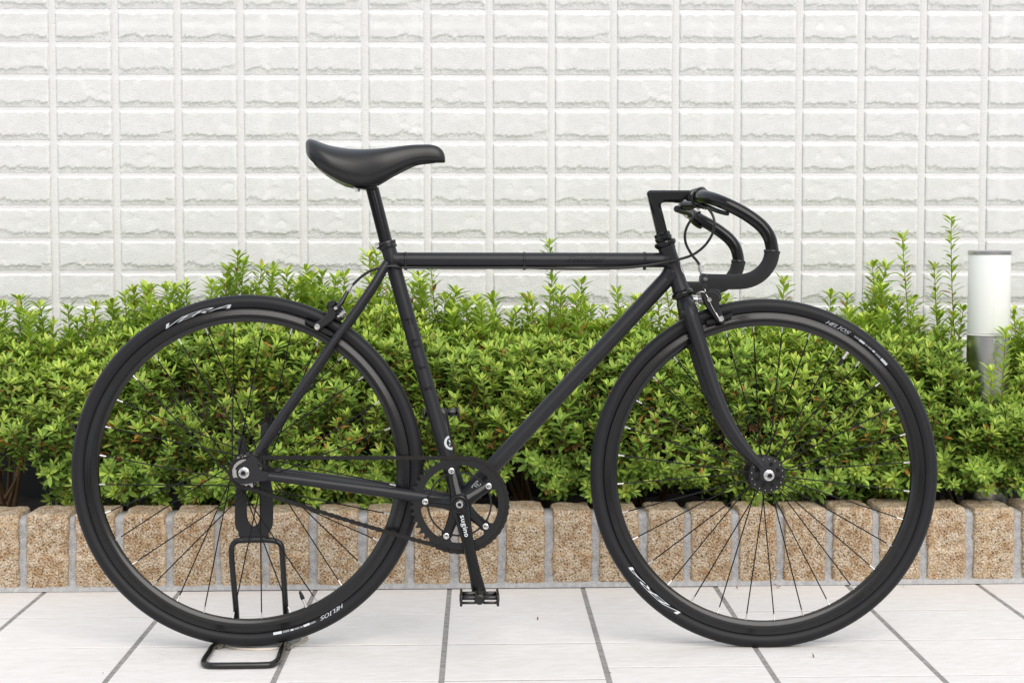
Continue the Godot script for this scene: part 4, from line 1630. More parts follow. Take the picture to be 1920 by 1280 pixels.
func build_seat(bike: Node3D) -> void:
	var post := part("seat_post", bike)
	var s := Shape.new()
	var a := P(722.5, 450)
	var b := P(697.8, 354)
	s.tube([P(727, 470), a, b], 0.0126, 32)
	mesh_node("tube", s.done(), M.gloss, post)
	# clamp head under the saddle
	s = Shape.new()
	s.plate(smooth2([P2(660, 342), P2(690, 340), P2(705, 341), P2(707.5, 350), P2(706, 356), P2(690, 357), P2(672, 354.5), P2(662, 351)], 3), -0.020, 0.020, 0.0025)
	mesh_node("clamp", s.done(), M.gloss, post)
	s = Shape.new()
	s.lathe(P(669.5, 351, 0.006), -Vector3.UP.rotated(Vector3.BACK, 0.05), [Vector2(0.0055, -0.002), Vector2(0.0058, 0.001), Vector2(0.0058, 0.003), Vector2(0.0046, 0.0035), Vector2(0.0046, 0.0085), Vector2(0, 0.0085)], 12)
	mesh_node("clamp_bolt", s.done(), M.silver, post)
	# saddle: a padded shell lofted from sections along its length [x, top, lower edge, half width]
	var sad := part("saddle", bike)
	var sec := [
		[573.2, 274, 281, 0.010], [574.2, 267.5, 287.5, 0.030], [577, 263.6, 293, 0.045], [582.5, 261.8, 300.5, 0.058], [592, 264, 309.5, 0.067], [604, 269, 317.5, 0.0725], [618, 273.5, 326, 0.0745],
		[634, 277, 334, 0.0725], [652, 279.4, 341, 0.068], [670, 280.3, 345.8, 0.0615], [688, 280.2, 346.5, 0.053], [704, 279.2, 341.5, 0.044], [720, 277.8, 333.5, 0.036], [738, 275.6, 323.5, 0.0295], [756, 273.2, 314, 0.0248],
		[774, 271.4, 306.5, 0.0218], [792, 270.9, 303, 0.0200], [808, 271.2, 302.3, 0.0190], [820, 274.2, 302.4, 0.0175], [828, 280, 302.8, 0.0150], [832.5, 287, 303, 0.0115], [834.6, 295, 303, 0.006]]
	# resample smoothly
	var rings := []
	var under := []
	for i in sec.size() - 1:
		for k in 3:
			var v := []
			for c in 4:
				var p0: float = sec[maxi(i - 1, 0)][c]
				var p3: float = sec[mini(i + 2, sec.size() - 1)][c]
				v.append(cubic_interpolate(sec[i][c], sec[i + 1][c], p0, p3, k / 3.0))
			rings.append(saddle_ring(v))
	rings.append(saddle_ring(sec[-1]))
	s = Shape.new()
	s.loft(rings)
	mesh_node("cover", s.done(), M.saddle, sad)
	# plastic base that shows below the cover's edge
	s = Shape.new()
	var base := []
	for v in [[590, 296, 310, 0.050], [606, 300, 322, 0.060], [622, 304, 332, 0.062], [640, 306, 341, 0.060], [660, 308, 347, 0.052], [684, 308, 349, 0.044], [704, 304, 345, 0.034], [722, 300, 336, 0.026], [745, 296, 322, 0.020], [775, 290, 308, 0.016], [815, 288, 304, 0.012]]:
		base.append(saddle_ring(v))
	s.loft(base)
	mesh_node("base", s.done(), M.satin, sad)
	for side in [1.0, -1.0]:
		s = Shape.new()
		s.tube(curve([P(628, 325, side * 0.035), P(650, 341, side * 0.024), P(680, 345.5, side * 0.022), P(707, 343.5, side * 0.021), P(728, 333, side * 0.018), P(752, 320.5, side * 0.014), P(778, 308.5, side * 0.009), P(800, 304, side * 0.006), P(820, 302, side * 0.005)], 5), 0.0033, 12)
		mesh_node("rail", s.done(), M.satin, sad)


func saddle_ring(v: Array) -> PackedVector3Array:
	var top := P(v[0], v[1], 0)
	var w: float = v[3]
	var low := P(v[0], v[2], w * 0.8)
	var h := top.y - low.y
	var r := PackedVector3Array()
	var n := 22
	# over the top from the near edge to the far edge: full shoulders, skirts that tuck in a little
	for i in n + 1:
		var a := PI * i / n
		var z := w * signf(cos(a)) * pow(absf(cos(a)), 0.72)
		var y := low.y + h * pow(sin(a), 0.62)
		if sin(a) < 0.25:
			z *= lerpf(0.93, 1.0, sin(a) / 0.25)
		r.append(Vector3(lerpf(low.x, top.x, sin(a)), y, z))
	# hollow underside
	for i in range(1, 8):
		var f := i / 8.0
		r.append(Vector3(low.x, low.y + minf(0.004, h * 0.2) * sin(PI * f), -w * 0.93 * (1.0 - 2.0 * f) ))
	# counter-clockwise seen along +x
	return r


func build_cockpit(bike: Node3D) -> void:
	var st := part("stem", bike)
	var s := Shape.new()
	s.tube([P(1250, 462), P(1241.5, 435)], 0.0111, 28)
	mesh_node("quill", s.done(), M.gloss, st)
	# the sharp-cornered angle of the stem
	s = Shape.new()
	var outline := [P2(1212.6, 363), P2(1214, 359.5), P2(1218, 357.2), P2(1300, 357.2), P2(1300, 379.2), P2(1272, 380), P2(1246, 379.3), P2(1240.5, 381), P2(1238.8, 385), P2(1252.5, 440), P2(1232.5, 444)]
	s.plate(PackedVector2Array(outline), -0.0118, 0.0118, 0.0052)
	mesh_node("extension", s.done(), M.gloss, st)
	s = Shape.new()
	var clamp_at := P2(1304, 371, 0)
	s.lathe(flat(clamp_at, -0.019), Vector3.BACK, [Vector2(0.0133, 0), Vector2(0.0165, 0.001), Vector2(0.0172, 0.003), Vector2(0.0172, 0.035), Vector2(0.0165, 0.037), Vector2(0.0133, 0.038)], 32)
	mesh_node("clamp", s.done(), M.gloss, st)
	bolt("clamp_bolt", st, flat(P2(1283.5, 378.5, 0), 0.010), Vector3(0, -0.3, 1).normalized(), 0.0045, 0.004, M.silver)
	# handlebar: from the clamp out to the shoulders, forward, round and back along the drops
	var hb := part("handlebar", bike)
	var near := [flat(clamp_at, 0.0), flat(clamp_at, 0.05), P(1308, 368.5, 0.10), P(1320, 368, 0.148), P(1340, 373.5, 0.180), P(1360, 381.5, 0.195), P(1387, 394.5, 0.201), P(1411, 409.5, 0.203), P(1430.5, 426, 0.203), P(1443, 445, 0.203), P(1448.3, 468, 0.203), P(1447.5, 478, 0.203)]
	var grip := [P(1448.2, 470, 0.203), P(1446, 484, 0.203), P(1440.5, 497, 0.203), P(1430.5, 510, 0.203), P(1417, 520, 0.203), P(1402, 525.8, 0.203), P(1384, 528, 0.203), P(1350, 528, 0.203), P(1314, 527, 0.203)]
	for side in [1.0, -1.0]:
		var a := curve(near if side > 0 else mirrored(near), 6)
		s = Shape.new()
		s.tube(a, 0.0119, 28)
		mesh_node("bar", s.done(), M.gloss, hb)
		var b := curve(grip if side > 0 else mirrored(grip), 6)
		s = Shape.new()
		s.tube(b, 0.0139, 28)
		var gp := mesh_node("grip", s.done(), M.grip, hb)
		s = Shape.new()
		var d0: Vector3 = (b[1] - b[0]).normalized()
		s.lathe(b[0] - d0 * 0.001, d0, [Vector2(0.0118, 0), Vector2(0.0146, 0.0004), Vector2(0.0150, 0.002), Vector2(0.0150, 0.0045), Vector2(0.0142, 0.006), Vector2(0.0138, 0.0064)], 28)
		mesh_node("collar", s.done(), M.satin, gp)
		var n := b.size()
		var d1: Vector3 = (b[n - 1] - b[n - 2]).normalized()
		s = Shape.new()
		s.lathe(b[n - 1] - d1 * 0.011, d1, [Vector2(0.0136, -0.001), Vector2(0.0142, 0.0), Vector2(0.0142, 0.007), Vector2(0.0134, 0.0105), Vector2(0.0110, 0.0130), Vector2(0, 0.0142)], 28)
		mesh_node("end_plug", s.done(), M.satin, gp)
	# brake levers clamped to the tops, their blades lying under the bar
	for side in [1.0, -1.0]:
		var lv := part("brake_lever", bike)
		var q := func(px: float, py: float, z: float) -> Vector3:
			var p := P(px, py, z)
			return p if side > 0 else Vector3(p.x, p.y, -p.z)
		s = Shape.new()
		var c0: Vector3 = q.call(1311, 368.3, 0.088)
		s.lathe(q.call(1308, 369, 0.066), Vector3(0.2, 0.02, side).normalized(), [Vector2(0.0121, 0), Vector2(0.0150, 0.0005), Vector2(0.0155, 0.002), Vector2(0.0155, 0.012), Vector2(0.0150, 0.0135), Vector2(0.0121, 0.014)], 28)
		mesh_node("clamp", s.done(), M.satin, lv)
		s = Shape.new()
		s.tube(curve([q.call(1282, 383.5, 0.055), q.call(1296, 384, 0.075), q.call(1313, 384, 0.098), q.call(1324, 387, 0.116)], 5), 0.0068, 14)
		mesh_node("body", s.done(), M.satin, lv)
		s = Shape.new()
		var blade := curve([q.call(1318, 384, 0.102), q.call(1330, 388.5, 0.140), q.call(1344, 394.5, 0.168), q.call(1358, 399, 0.186), q.call(1366, 401, 0.192)], 6)
		var br := []
		for i in blade.size():
			br.append(lerpf(0.0052, 0.0036, float(i) / blade.size()))
		s.tube(blade, br, 14)
		mesh_node("blade", s.done(), M.gloss, lv)
		s = Shape.new()
		s.lathe(q.call(1307, 386, 0.092), q.call(1312, 395, 0.100) - q.call(1307, 386, 0.092), [Vector2(0.0034, -0.003), Vector2(0.0040, 0.0), Vector2(0.0040, 0.004), Vector2(0.0032, 0.0045), Vector2(0.0032, 0.009), Vector2(0, 0.009)], 14)
		mesh_node("cable_stop", s.done(), M.silver, lv)
		bolt("pivot_bolt", lv, q.call(1322, 387, 0.112), Vector3(0.1, -0.55, side * 0.5).normalized(), 0.0036, 0.007, M.silver)
	# rubber strap round the bar at the clamp
	s = Shape.new()
	s.lathe(P(1318, 367.8, 0.118), (P(1326, 369.5, 0.140) - P(1318, 367.8, 0.118)), [Vector2(0.0117, 0), Vector2(0.0140, 0.0006), Vector2(0.0140, 0.0030), Vector2(0.0117, 0.0036)], 28)
	mesh_node("strap", s.done(), M.satin, hb)


func chain_link_mesh(wide: bool) -> ArrayMesh:
	var s := Shape.new()
	var p := 0.0127
	var o := PackedVector2Array()
	var n := 8
	for e in [1.0, -1.0]:
		for i in n + 1:
			var a := -PI / 2 + PI * i / n
			var v := Vector2(cos(a), sin(a)) * 0.0043
			o.append(Vector2(e * (p / 2 + v.x), e * v.y))
		o.append(Vector2(0, e * 0.0030))
	var z := 0.0032 if wide else 0.0020
	for side in [1.0, -1.0]:
		s.plate(o, side * z - 0.0005, side * z + 0.0005, 0.0002)
	for e in [1.0, -1.0]:
		s.lathe(Vector3(e * p / 2, 0, -z - 0.0009), Vector3.BACK, [Vector2(0, 0), Vector2(0.0018, 0.0), Vector2(0.0018, 2 * z + 0.0018), Vector2(0, 2 * z + 0.0018)] if wide else [Vector2(0.0036, 0.0012), Vector2(0.0036, 2 * z + 0.0006)], 10)
	return s.done()


func toothed(c: Vector2, teeth: int, root: float, tip: float, phase := 0.0) -> PackedVector2Array:
	var o := PackedVector2Array()
	for i in teeth:
		for k in [[0.0, root], [0.18, root + 0.0006], [0.34, lerpf(root, tip, 0.75)], [0.44, tip], [0.56, tip], [0.66, lerpf(root, tip, 0.75)], [0.82, root + 0.0006]]:
			o.append(c + Vector2.from_angle(TAU * (i + k[0] + phase) / teeth) * k[1])
	return o


func build_drive(bike: Node3D, rear: Vector3) -> void:
	var line := 0.0435
	var c := P2(861.4, 944.6, 0.0435)
	var cog_c := Vector2(rear.x, rear.y)
	var teeth := 45
	var ring_r := 0.0127 / (2.0 * sin(PI / teeth))
	var cog_teeth := 14
	var cog_r := 0.0127 / (2.0 * sin(PI / cog_teeth))
	# chain: round the ring and the cog with straight runs between
	var d := c.distance_to(cog_c)
	var ang := (c - cog_c).angle()
	var open := acos((ring_r - cog_r) / d)          # half of the wrap's missing part on the ring
	var up_n := ang + PI / 2 + (PI / 2 - open)       # direction of the upper tangent points from both centres
	var lo_n := ang - PI / 2 - (PI / 2 - open)
	var path := []
	var ring_a := ring_r * (TAU - (up_n - lo_n))
	var cog_a := cog_r * (up_n - lo_n)
	ring_a = ring_r * (2.0 * PI - 2.0 * open)
	cog_a = cog_r * 2.0 * open
	var u_dir := ang + open
	var l_dir := ang - open
	var run := sqrt(d * d - (ring_r - cog_r) * (ring_r - cog_r))
	var total := ring_a + cog_a + 2.0 * run
	var links := int(round(total / 0.0127 / 2.0)) * 2
	var step := total / links
	var place := func(t: float) -> Vector2:
		t = fposmod(t, total)
		if t < run:                                   # upper run, from cog to ring
			return (cog_c + Vector2.from_angle(u_dir) * cog_r).lerp(c + Vector2.from_angle(u_dir) * ring_r, t / run)
		t -= run
		if t < ring_a:
			return c + Vector2.from_angle(u_dir - t / ring_r) * ring_r
		t -= ring_a
		if t < run:
			var p := (c + Vector2.from_angle(l_dir) * ring_r).lerp(cog_c + Vector2.from_angle(l_dir) * cog_r, t / run)
			return p - Vector2(0, 0.004 * sin(PI * t / run))
		t -= run
		return cog_c + Vector2.from_angle(l_dir - t / cog_r) * cog_r
	var ch := part("chain", bike)
	var wide := chain_link_mesh(true)
	var slim := chain_link_mesh(false)
	for i in links:
		var p: Vector2 = place.call(i * step)
		var q: Vector2 = place.call((i + 1) * step)
		var m := (p + q) / 2.0
		var t := Transform3D(Basis(Vector3.BACK, (q - p).angle()), flat(m, line))
		mesh_node("chain_link", wide if i % 2 == 0 else slim, M.chain, ch, t)
	# cog and lock ring
	var cg := part("sprocket", bike)
	var s := Shape.new()
	var outer := toothed(cog_c, cog_teeth, cog_r - 0.0040, cog_r + 0.0030)
	s.ring_plate(outer, circle2(cog_c, 0.017, outer.size()), line - 0.0012, line + 0.0012)
	mesh_node("cog", s.done(), M.steel, cg)
	s = Shape.new()
	s.lathe(flat(cog_c, line - 0.004), Vector3.BACK, [Vector2(0.0235, 0), Vector2(0.0240, 0.001), Vector2(0.0240, 0.0080), Vector2(0.0232, 0.0088), Vector2(0.0222, 0.0088), Vector2(0.0218, 0.0080), Vector2(0.0190, 0.0080), Vector2(0.0185, 0.0090), Vector2(0.012, 0.0090)], 48)
	mesh_node("lock_ring", s.done(), M.steel, cg)
	# chainring: toothed outer ring, thin inner ring, five bolt bosses that join them
	var cs := part("crankset", bike)
	s = Shape.new()
	outer = toothed(c, teeth, ring_r - 0.0040, ring_r + 0.0030, 0.5)
	s.ring_plate(outer, circle2(c, 0.0735, outer.size()), line - 0.0014, line + 0.0014)
	s.ring_plate(circle2(c, 0.0615, 80), circle2(c, 0.0582, 80), line - 0.0011, line + 0.0011)
	var first := deg_to_rad(103.5)
	for k in 5:
		var u := Vector2.from_angle(first + TAU * k / 5.0)
		var v := Vector2(-u.y, u.x)
		var boss := [c + u * 0.0760 + v * 0.0240, c + u * 0.0712 + v * 0.0130, c + u * 0.0655 + v * 0.0088, c + u * 0.0600 + v * 0.0115, c + u * 0.0570 + v * 0.0080, c + u * 0.0560, c + u * 0.0570 - v * 0.0080, c + u * 0.0600 - v * 0.0115, c + u * 0.0655 - v * 0.0088, c + u * 0.0712 - v * 0.0130, c + u * 0.0760 - v * 0.0240, c + u * 0.0790]
		s.plate(smooth2(boss, 3), line - 0.0018, line + 0.0018, 0.0004)
	mesh_node("chainring", s.done(), M.satin, cs)
	# spider: five tapering arms
	for k in 5:
		var u := Vector2.from_angle(first + TAU * k / 5.0)
		s = Shape.new()
		var rings := []
		for q in [[0.004, 0.0165, 0.0565, 0.012], [0.018, 0.0135, 0.0555, 0.010], [0.030, 0.0108, 0.0520, 0.008], [0.044, 0.0096, 0.0490, 0.0058], [0.056, 0.0090, 0.0478, 0.0042], [0.064, 0.0086, 0.0475, 0.0036], [0.0695, 0.0065, 0.0475, 0.0030], [0.0715, 0.0035, 0.0475, 0.0024]]:
			var ring := PackedVector3Array()
			var mid: Vector2 = c + u * q[0]
			var v := Vector2(-u.y, u.x)
			for i in 16:
				var a := TAU * i / 16
				var e: Vector2 = Vector2(signf(cos(a)) * pow(absf(cos(a)), 0.7), signf(sin(a)) * pow(absf(sin(a)), 0.7))
				ring.append(flat(mid + v * e.x * q[1], q[2] + e.y * q[3]))
			rings.append(ring)
		s.loft(rings)
		mesh_node("spider_arm", s.done(), M.gloss, cs)
		var bp := c + u * 0.0650
		var b := bolt("chainring_bolt", cs, flat(bp, line + 0.0068), Vector3.BACK, 0.0058, 0.0022, M.silver)
	# crank arms
	var axle := P2(861.6, 944.8, 0.06)
	var pedal_c := P2(898.3, 1111, 0.083)
	var dir := (pedal_c - axle).normalized()
	var length := axle.distance_to(pedal_c)
	for side in [1.0, -1.0]:
		var t := dir if side > 0 else -dir
		var v := Vector2(-t.y, t.x)
		s = Shape.new()
		var rings := []
		for q in [[-0.0195, 0.006, 0.0605, 0.006], [-0.0180, 0.0115, 0.0605, 0.009], [-0.012, 0.0165, 0.0605, 0.0115], [0.0, 0.0190, 0.0605, 0.0125], [0.014, 0.0182, 0.062, 0.0110], [0.030, 0.0150, 0.064, 0.0095], [0.060, 0.0118, 0.068, 0.0078], [0.100, 0.0106, 0.072, 0.0068], [0.135, 0.0112, 0.075, 0.0064], [length - 0.010, 0.0128, 0.077, 0.0064], [length, 0.0135, 0.0775, 0.0064], [length + 0.008, 0.0115, 0.0775, 0.006], [length + 0.0125, 0.006, 0.0775, 0.004]]:
			var ring := PackedVector3Array()
			var mid: Vector2 = axle + t * q[0]
			for i in 24:
				var a := TAU * i / 24
				var e := Vector2(signf(cos(a)) * pow(absf(cos(a)), 0.75), signf(sin(a)) * pow(absf(sin(a)), 0.75))
				ring.append(flat(mid + v * e.x * q[1], side * (q[2] + e.y * q[3])))
			if side < 0:
				ring.reverse()
			rings.append(ring)
		s.loft(rings)
		mesh_node("crank_arm", s.done(), M.gloss, cs)
		var ax := flat(axle, side * 0.0715)
		s = Shape.new()
		s.lathe(ax, Vector3.BACK * side, [Vector2(0.0155, -0.002), Vector2(0.0155, 0.0016), Vector2(0.0145, 0.0022), Vector2(0.0135, 0.0012), Vector2(0.0128, 0.0004), Vector2(0.0120, 0.0014), Vector2(0.0098, 0.0014), Vector2(0.0094, 0.0006), Vector2(0.006, 0.0006)], 32)
		mesh_node("dust_cap", s.done(), M.satin, cs)
		bolt("crank_bolt", cs, ax, Vector3.BACK * side, 0.0066, 0.0026, M.silver)
	# printing down the near crank arm
	var across := Vector2(-dir.y, dir.x)
	var txt := lettering("sugino", func(x: float, y: float) -> Vector3:
		var f := 0.0415 + x * 0.0098
		var m := axle + dir * f + across * ((y - 0.55) * 0.0115)
		return flat(m, lerpf(0.0728, 0.0755, clampf((f - 0.02) / 0.07, 0, 1)) + 0.0022), Vector3.BACK, 0.0, 0.98, true, "Droid Sans", 0.9)
	mesh_node("crank_print", txt, M.white_print, cs)
	# pedals
	for side in [1.0, -1.0]:
		var pd := part("pedal", bike)
		var at := flat(pedal_c if side > 0 else axle - dir * length, side * 0.084)
		var lean := Basis(Vector3.BACK, 0.0 if side > 0 else 0.05)
		var tr := Transform3D(lean, at)
		s = Shape.new()
		s.lathe(tr * Vector3(0, 0, -0.002 * side), Vector3.BACK * side, [Vector2(0, 0), Vector2(0.0085, 0), Vector2(0.0095, 0.002), Vector2(0.0095, 0.012), Vector2(0.0082, 0.016), Vector2(0.0080, 0.075), Vector2(0.0096, 0.080), Vector2(0.0096, 0.092), Vector2(0.0085, 0.095), Vector2(0.0070, 0.0955), Vector2(0.0066, 0.0945), Vector2(0, 0.0945)], 28)
		mesh_node("axle_body", s.done(), M.satin, pd)
		for e in [1.0, -1.0]:
			s = Shape.new()
			s.block(tr * Transform3D(Basis(), Vector3(e * 0.0335, -0.001, side * 0.055)), Vector3(0.0050, 0.0225, 0.080), 0.0015)
			s.block(tr * Transform3D(Basis(), Vector3(e * 0.0190, 0.003, side * 0.088)), Vector3(0.026, 0.0072, 0.0050), 0.0012)
			s.block(tr * Transform3D(Basis(), Vector3(e * 0.0190, -0.006, side * 0.088)), Vector3(0.026, 0.0046, 0.0050), 0.0012)
			s.block(tr * Transform3D(Basis(), Vector3(e * 0.0190, 0.001, side * 0.024)), Vector3(0.026, 0.0100, 0.0050), 0.0012)
			var cage := mesh_node("cage", s.done(), M.satin, pd)
			s = Shape.new()
			s.block(tr * Transform3D(Basis(), Vector3(e * 0.0362, 0.0, side * 0.066)), Vector3(0.0012, 0.0085, 0.034), 0.0004)
			mesh_node("reflector", s.done(), M.reflector if M.has("reflector") else M.red_print, cage)


func caliper(called: String, bike: Node3D, wheel: Vector3, deg: float) -> void:
	# a side-pull caliper seen along the wheel: laid out in the wheel's own turn; x along the rim, y outwards from the axle
	pass


func build_brakes(bike: Node3D, rear: Vector3, fore: Vector3) -> void:
	# front caliper, standing forward of the fork crown
	var fb := part("front_brake", bike)
	var s := Shape.new()
	# near arm: from the pivot down over the tyre to the pad
	s.plate(smooth2([P2(1316, 550, 0.03), P2(1331, 545.5, 0.03), P2(1346, 549, 0.03), P2(1351, 560, 0.03), P2(1349, 572, 0.03), P2(1353, 585, 0.03), P2(1361, 599, 0.03), P2(1357, 607, 0.03), P2(1345, 603, 0.03), P2(1335, 590, 0.03), P2(1325, 576, 0.03), P2(1319, 563, 0.03)], 4), 0.0215, 0.0285, 0.0018)
	mesh_node("arm", s.done(), M.satin, fb)
	s = Shape.new()
	s.plate(smooth2([P2(1312, 548, 0.0), P2(1340, 542, 0.0), P2(1350, 550, 0.0), P2(1346, 568, 0.0), P2(1322, 572, 0.0)], 4), -0.0285, 0.0200, 0.003)
	mesh_node("bridge", s.done(), M.satin, fb)
	s = Shape.new()
	s.plate(smooth2([P2(1325, 570, -0.03), P2(1345, 568, -0.03), P2(1352, 590, -0.03), P2(1356, 602, -0.03), P2(1340, 600, -0.03), P2(1330, 586, -0.03)], 4), -0.0290, -0.0225, 0.0018)
	mesh_node("arm", s.done(), M.satin, fb)
	for side in [1.0, -1.0]:
		s = Shape.new()
		var pad := smooth2([P2(1324, 601, 0.017), P2(1340, 596.5, 0.017), P2(1360, 590.5, 0.017), P2(1370, 586.5, 0.017), P2(1374, 589, 0.017), P2(1371, 595, 0.017), P2(1352, 602, 0.017), P2(1336, 607, 0.017), P2(1326, 609, 0.017)], 3)
		s.plate(pad, side * 0.0158 - 0.0045, side * 0.0158 + 0.0045, 0.0015)
		mesh_node("brake_pad", s.done(), M.tyre, fb)
	# pivot bolt with its nuts and spring, in bright metal
	s = Shape.new()
	s.lathe(P(1299, 560.5, 0.012), P(1318, 562, 0.012) - P(1299, 560.5, 0.012), [Vector2(0, 0), Vector2(0.0060, 0.0), Vector2(0.0066, 0.001), Vector2(0.0066, 0.0055), Vector2(0.0052, 0.0062), Vector2(0.0052, 0.010), Vector2(0.0045, 0.011), Vector2(0.0045, 0.021), Vector2(0, 0.021)], 18)
	mesh_node("pivot_bolt", s.done(), M.silver, fb)
	s = Shape.new()
	var coil := []
	for i in 61:
		var a := TAU * i / 12.0
		var f := i / 60.0
		coil.append(P(lerpf(1309.5, 1321, f), 562.0, 0.014) + Vector3(0, cos(a), sin(a)) * 0.0078)
	s.tube(coil, 0.0009, 8)
	mesh_node("spring", s.done(), M.silver, fb)
	s = Shape.new()
	s.tube(curve([P(1306, 551, 0.020), P(1314, 547, 0.026), P(1322, 549, 0.027), P(1330, 562, 0.030)], 5), 0.0010, 8)
	mesh_node("spring_leg", s.done(), M.silver, fb)
	bolt("cable_bolt", fb, P(1330, 562, 0.0285), Vector3.BACK, 0.0046, 0.0045, M.silver)
	bolt("pad_bolt", fb, P(1352, 597.5, 0.0285), Vector3.BACK, 0.0056, 0.0050, M.silver)
	s = Shape.new()
	s.tube([P(1331, 566, 0.033), P(1337, 578, 0.034), P(1343, 588, 0.034)], 0.0009, 8)
	mesh_node("cable_end", s.done(), M.silver, fb)
	s = Shape.new()
	s.lathe(P(1342, 586, 0.034), P(1350, 599, 0.034) - P(1342, 586, 0.034), [Vector2(0, 0), Vector2(0.0016, 0.0005), Vector2(0.0018, 0.003), Vector2(0.0018, 0.012), Vector2(0, 0.013)], 10)
	mesh_node("cable_tip", s.done(), M.silver, fb)
	s = Shape.new()
	s.tube([P(1314.5, 508, 0.020), P(1319, 535, 0.022), P(1329, 561, 0.029)], 0.0009, 8)
	mesh_node("inner_cable", s.done(), M.silver, fb)
	s = Shape.new()
	s.lathe(P(1312.2, 495.5, 0.020), P(1315.5, 514, 0.020) - P(1312.2, 495.5, 0.020), [Vector2(0, 0), Vector2(0.0030, 0.0), Vector2(0.0030, 0.004), Vector2(0.0038, 0.0045), Vector2(0.0038, 0.0085), Vector2(0.0048, 0.009), Vector2(0.0048, 0.0130), Vector2(0.0030, 0.0135), Vector2(0.0030, 0.019), Vector2(0, 0.019)], 16)
	mesh_node("barrel_adjuster", s.done(), M.silver, fb)
	# rear caliper, behind the seat stays
	var rb := part("rear_brake", bike)
	s = Shape.new()
	s.plate(smooth2([P2(588, 607, 0.03), P2(598, 601, 0.03), P2(611, 590, 0.03), P2(617, 578, 0.03), P2(620, 572, 0.03), P2(628, 577, 0.03), P2(630, 590, 0.03), P2(620, 604, 0.03), P2(606, 613, 0.03), P2(598, 620, 0.03), P2(590, 618, 0.03)], 4), 0.0215, 0.0285, 0.0018)
	mesh_node("arm", s.done(), M.satin, rb)
	s = Shape.new()
	s.plate(smooth2([P2(614, 569, 0.0), P2(628, 565, 0.0), P2(642, 577, 0.0), P2(648, 590, 0.0), P2(636, 602, 0.0), P2(622, 594, 0.0), P2(615, 582, 0.0)], 4), -0.0285, 0.0190, 0.003)
	mesh_node("bridge", s.done(), M.satin, rb)
	s = Shape.new()
	s.plate(smooth2([P2(614.5, 566, 0.033), P2(624, 564.5, 0.033), P2(631, 564.5, 0.033), P2(625, 573, 0.033), P2(618, 575, 0.033)], 3), 0.020, 0.034, 0.0015)
	mesh_node("arm_head", s.done(), M.satin, rb)
	s = Shape.new()
	s.plate(smooth2([P2(588, 606, -0.03), P2(604, 596, -0.03), P2(620, 580, -0.03), P2(632, 590, -0.03), P2(612, 608, -0.03), P2(596, 620, -0.03)], 4), -0.0290, -0.0225, 0.0018)
	mesh_node("arm", s.done(), M.satin, rb)
	for side in [1.0, -1.0]:
		s = Shape.new()
		var pad := smooth2([P2(572, 604, 0.017), P2(574, 599.5, 0.017), P2(590, 605, 0.017), P2(606, 612.5, 0.017), P2(622, 622, 0.017), P2(627, 627, 0.017), P2(622, 631, 0.017), P2(606, 624, 0.017), P2(590, 615, 0.017)], 3)
		s.plate(pad, side * 0.0158 - 0.0045, side * 0.0158 + 0.0045, 0.0015)
		mesh_node("brake_pad", s.done(), M.tyre, rb)
	bolt("pad_bolt", rb, P(594.5, 612.8, 0.0285), Vector3.BACK, 0.0060, 0.0050, M.silver)
	s = Shape.new()
	s.lathe(P(633, 594, 0.021), P(648, 585, 0.021) - P(633, 594, 0.021), [Vector2(0, 0), Vector2(0.0042, 0.0), Vector2(0.0042, 0.006), Vector2(0.0070, 0.0065), Vector2(0.0074, 0.008), Vector2(0.0074, 0.0125), Vector2(0.0058, 0.0135), Vector2(0.0058, 0.017), Vector2(0, 0.017)], 18)
	mesh_node("pivot_bolt", s.done(), M.silver, rb)
	bolt("cable_bolt", rb, P(629, 577.5, 0.033), Vector3.BACK, 0.0036, 0.003, M.silver)
	s = Shape.new()
	s.tube([P(630, 577, 0.030), P(640, 567, 0.028), P(646, 556, 0.025), P(651, 546, 0.022)], [0.0045, 0.0048, 0.0042, 0.0036], 14)
	mesh_node("quick_release", s.done(), M.satin, rb)
	s = Shape.new()
	s.lathe(P(650, 548, 0.020), P(661, 532, 0.020) - P(650, 548, 0.020), [Vector2(0, 0), Vector2(0.0032, 0.0), Vector2(0.0032, 0.004), Vector2(0.0046, 0.0045), Vector2(0.0046, 0.009), Vector2(0.0034, 0.0095), Vector2(0.0030, 0.018), Vector2(0, 0.018)], 16)
	mesh_node("barrel_adjuster", s.done(), M.silver, rb)


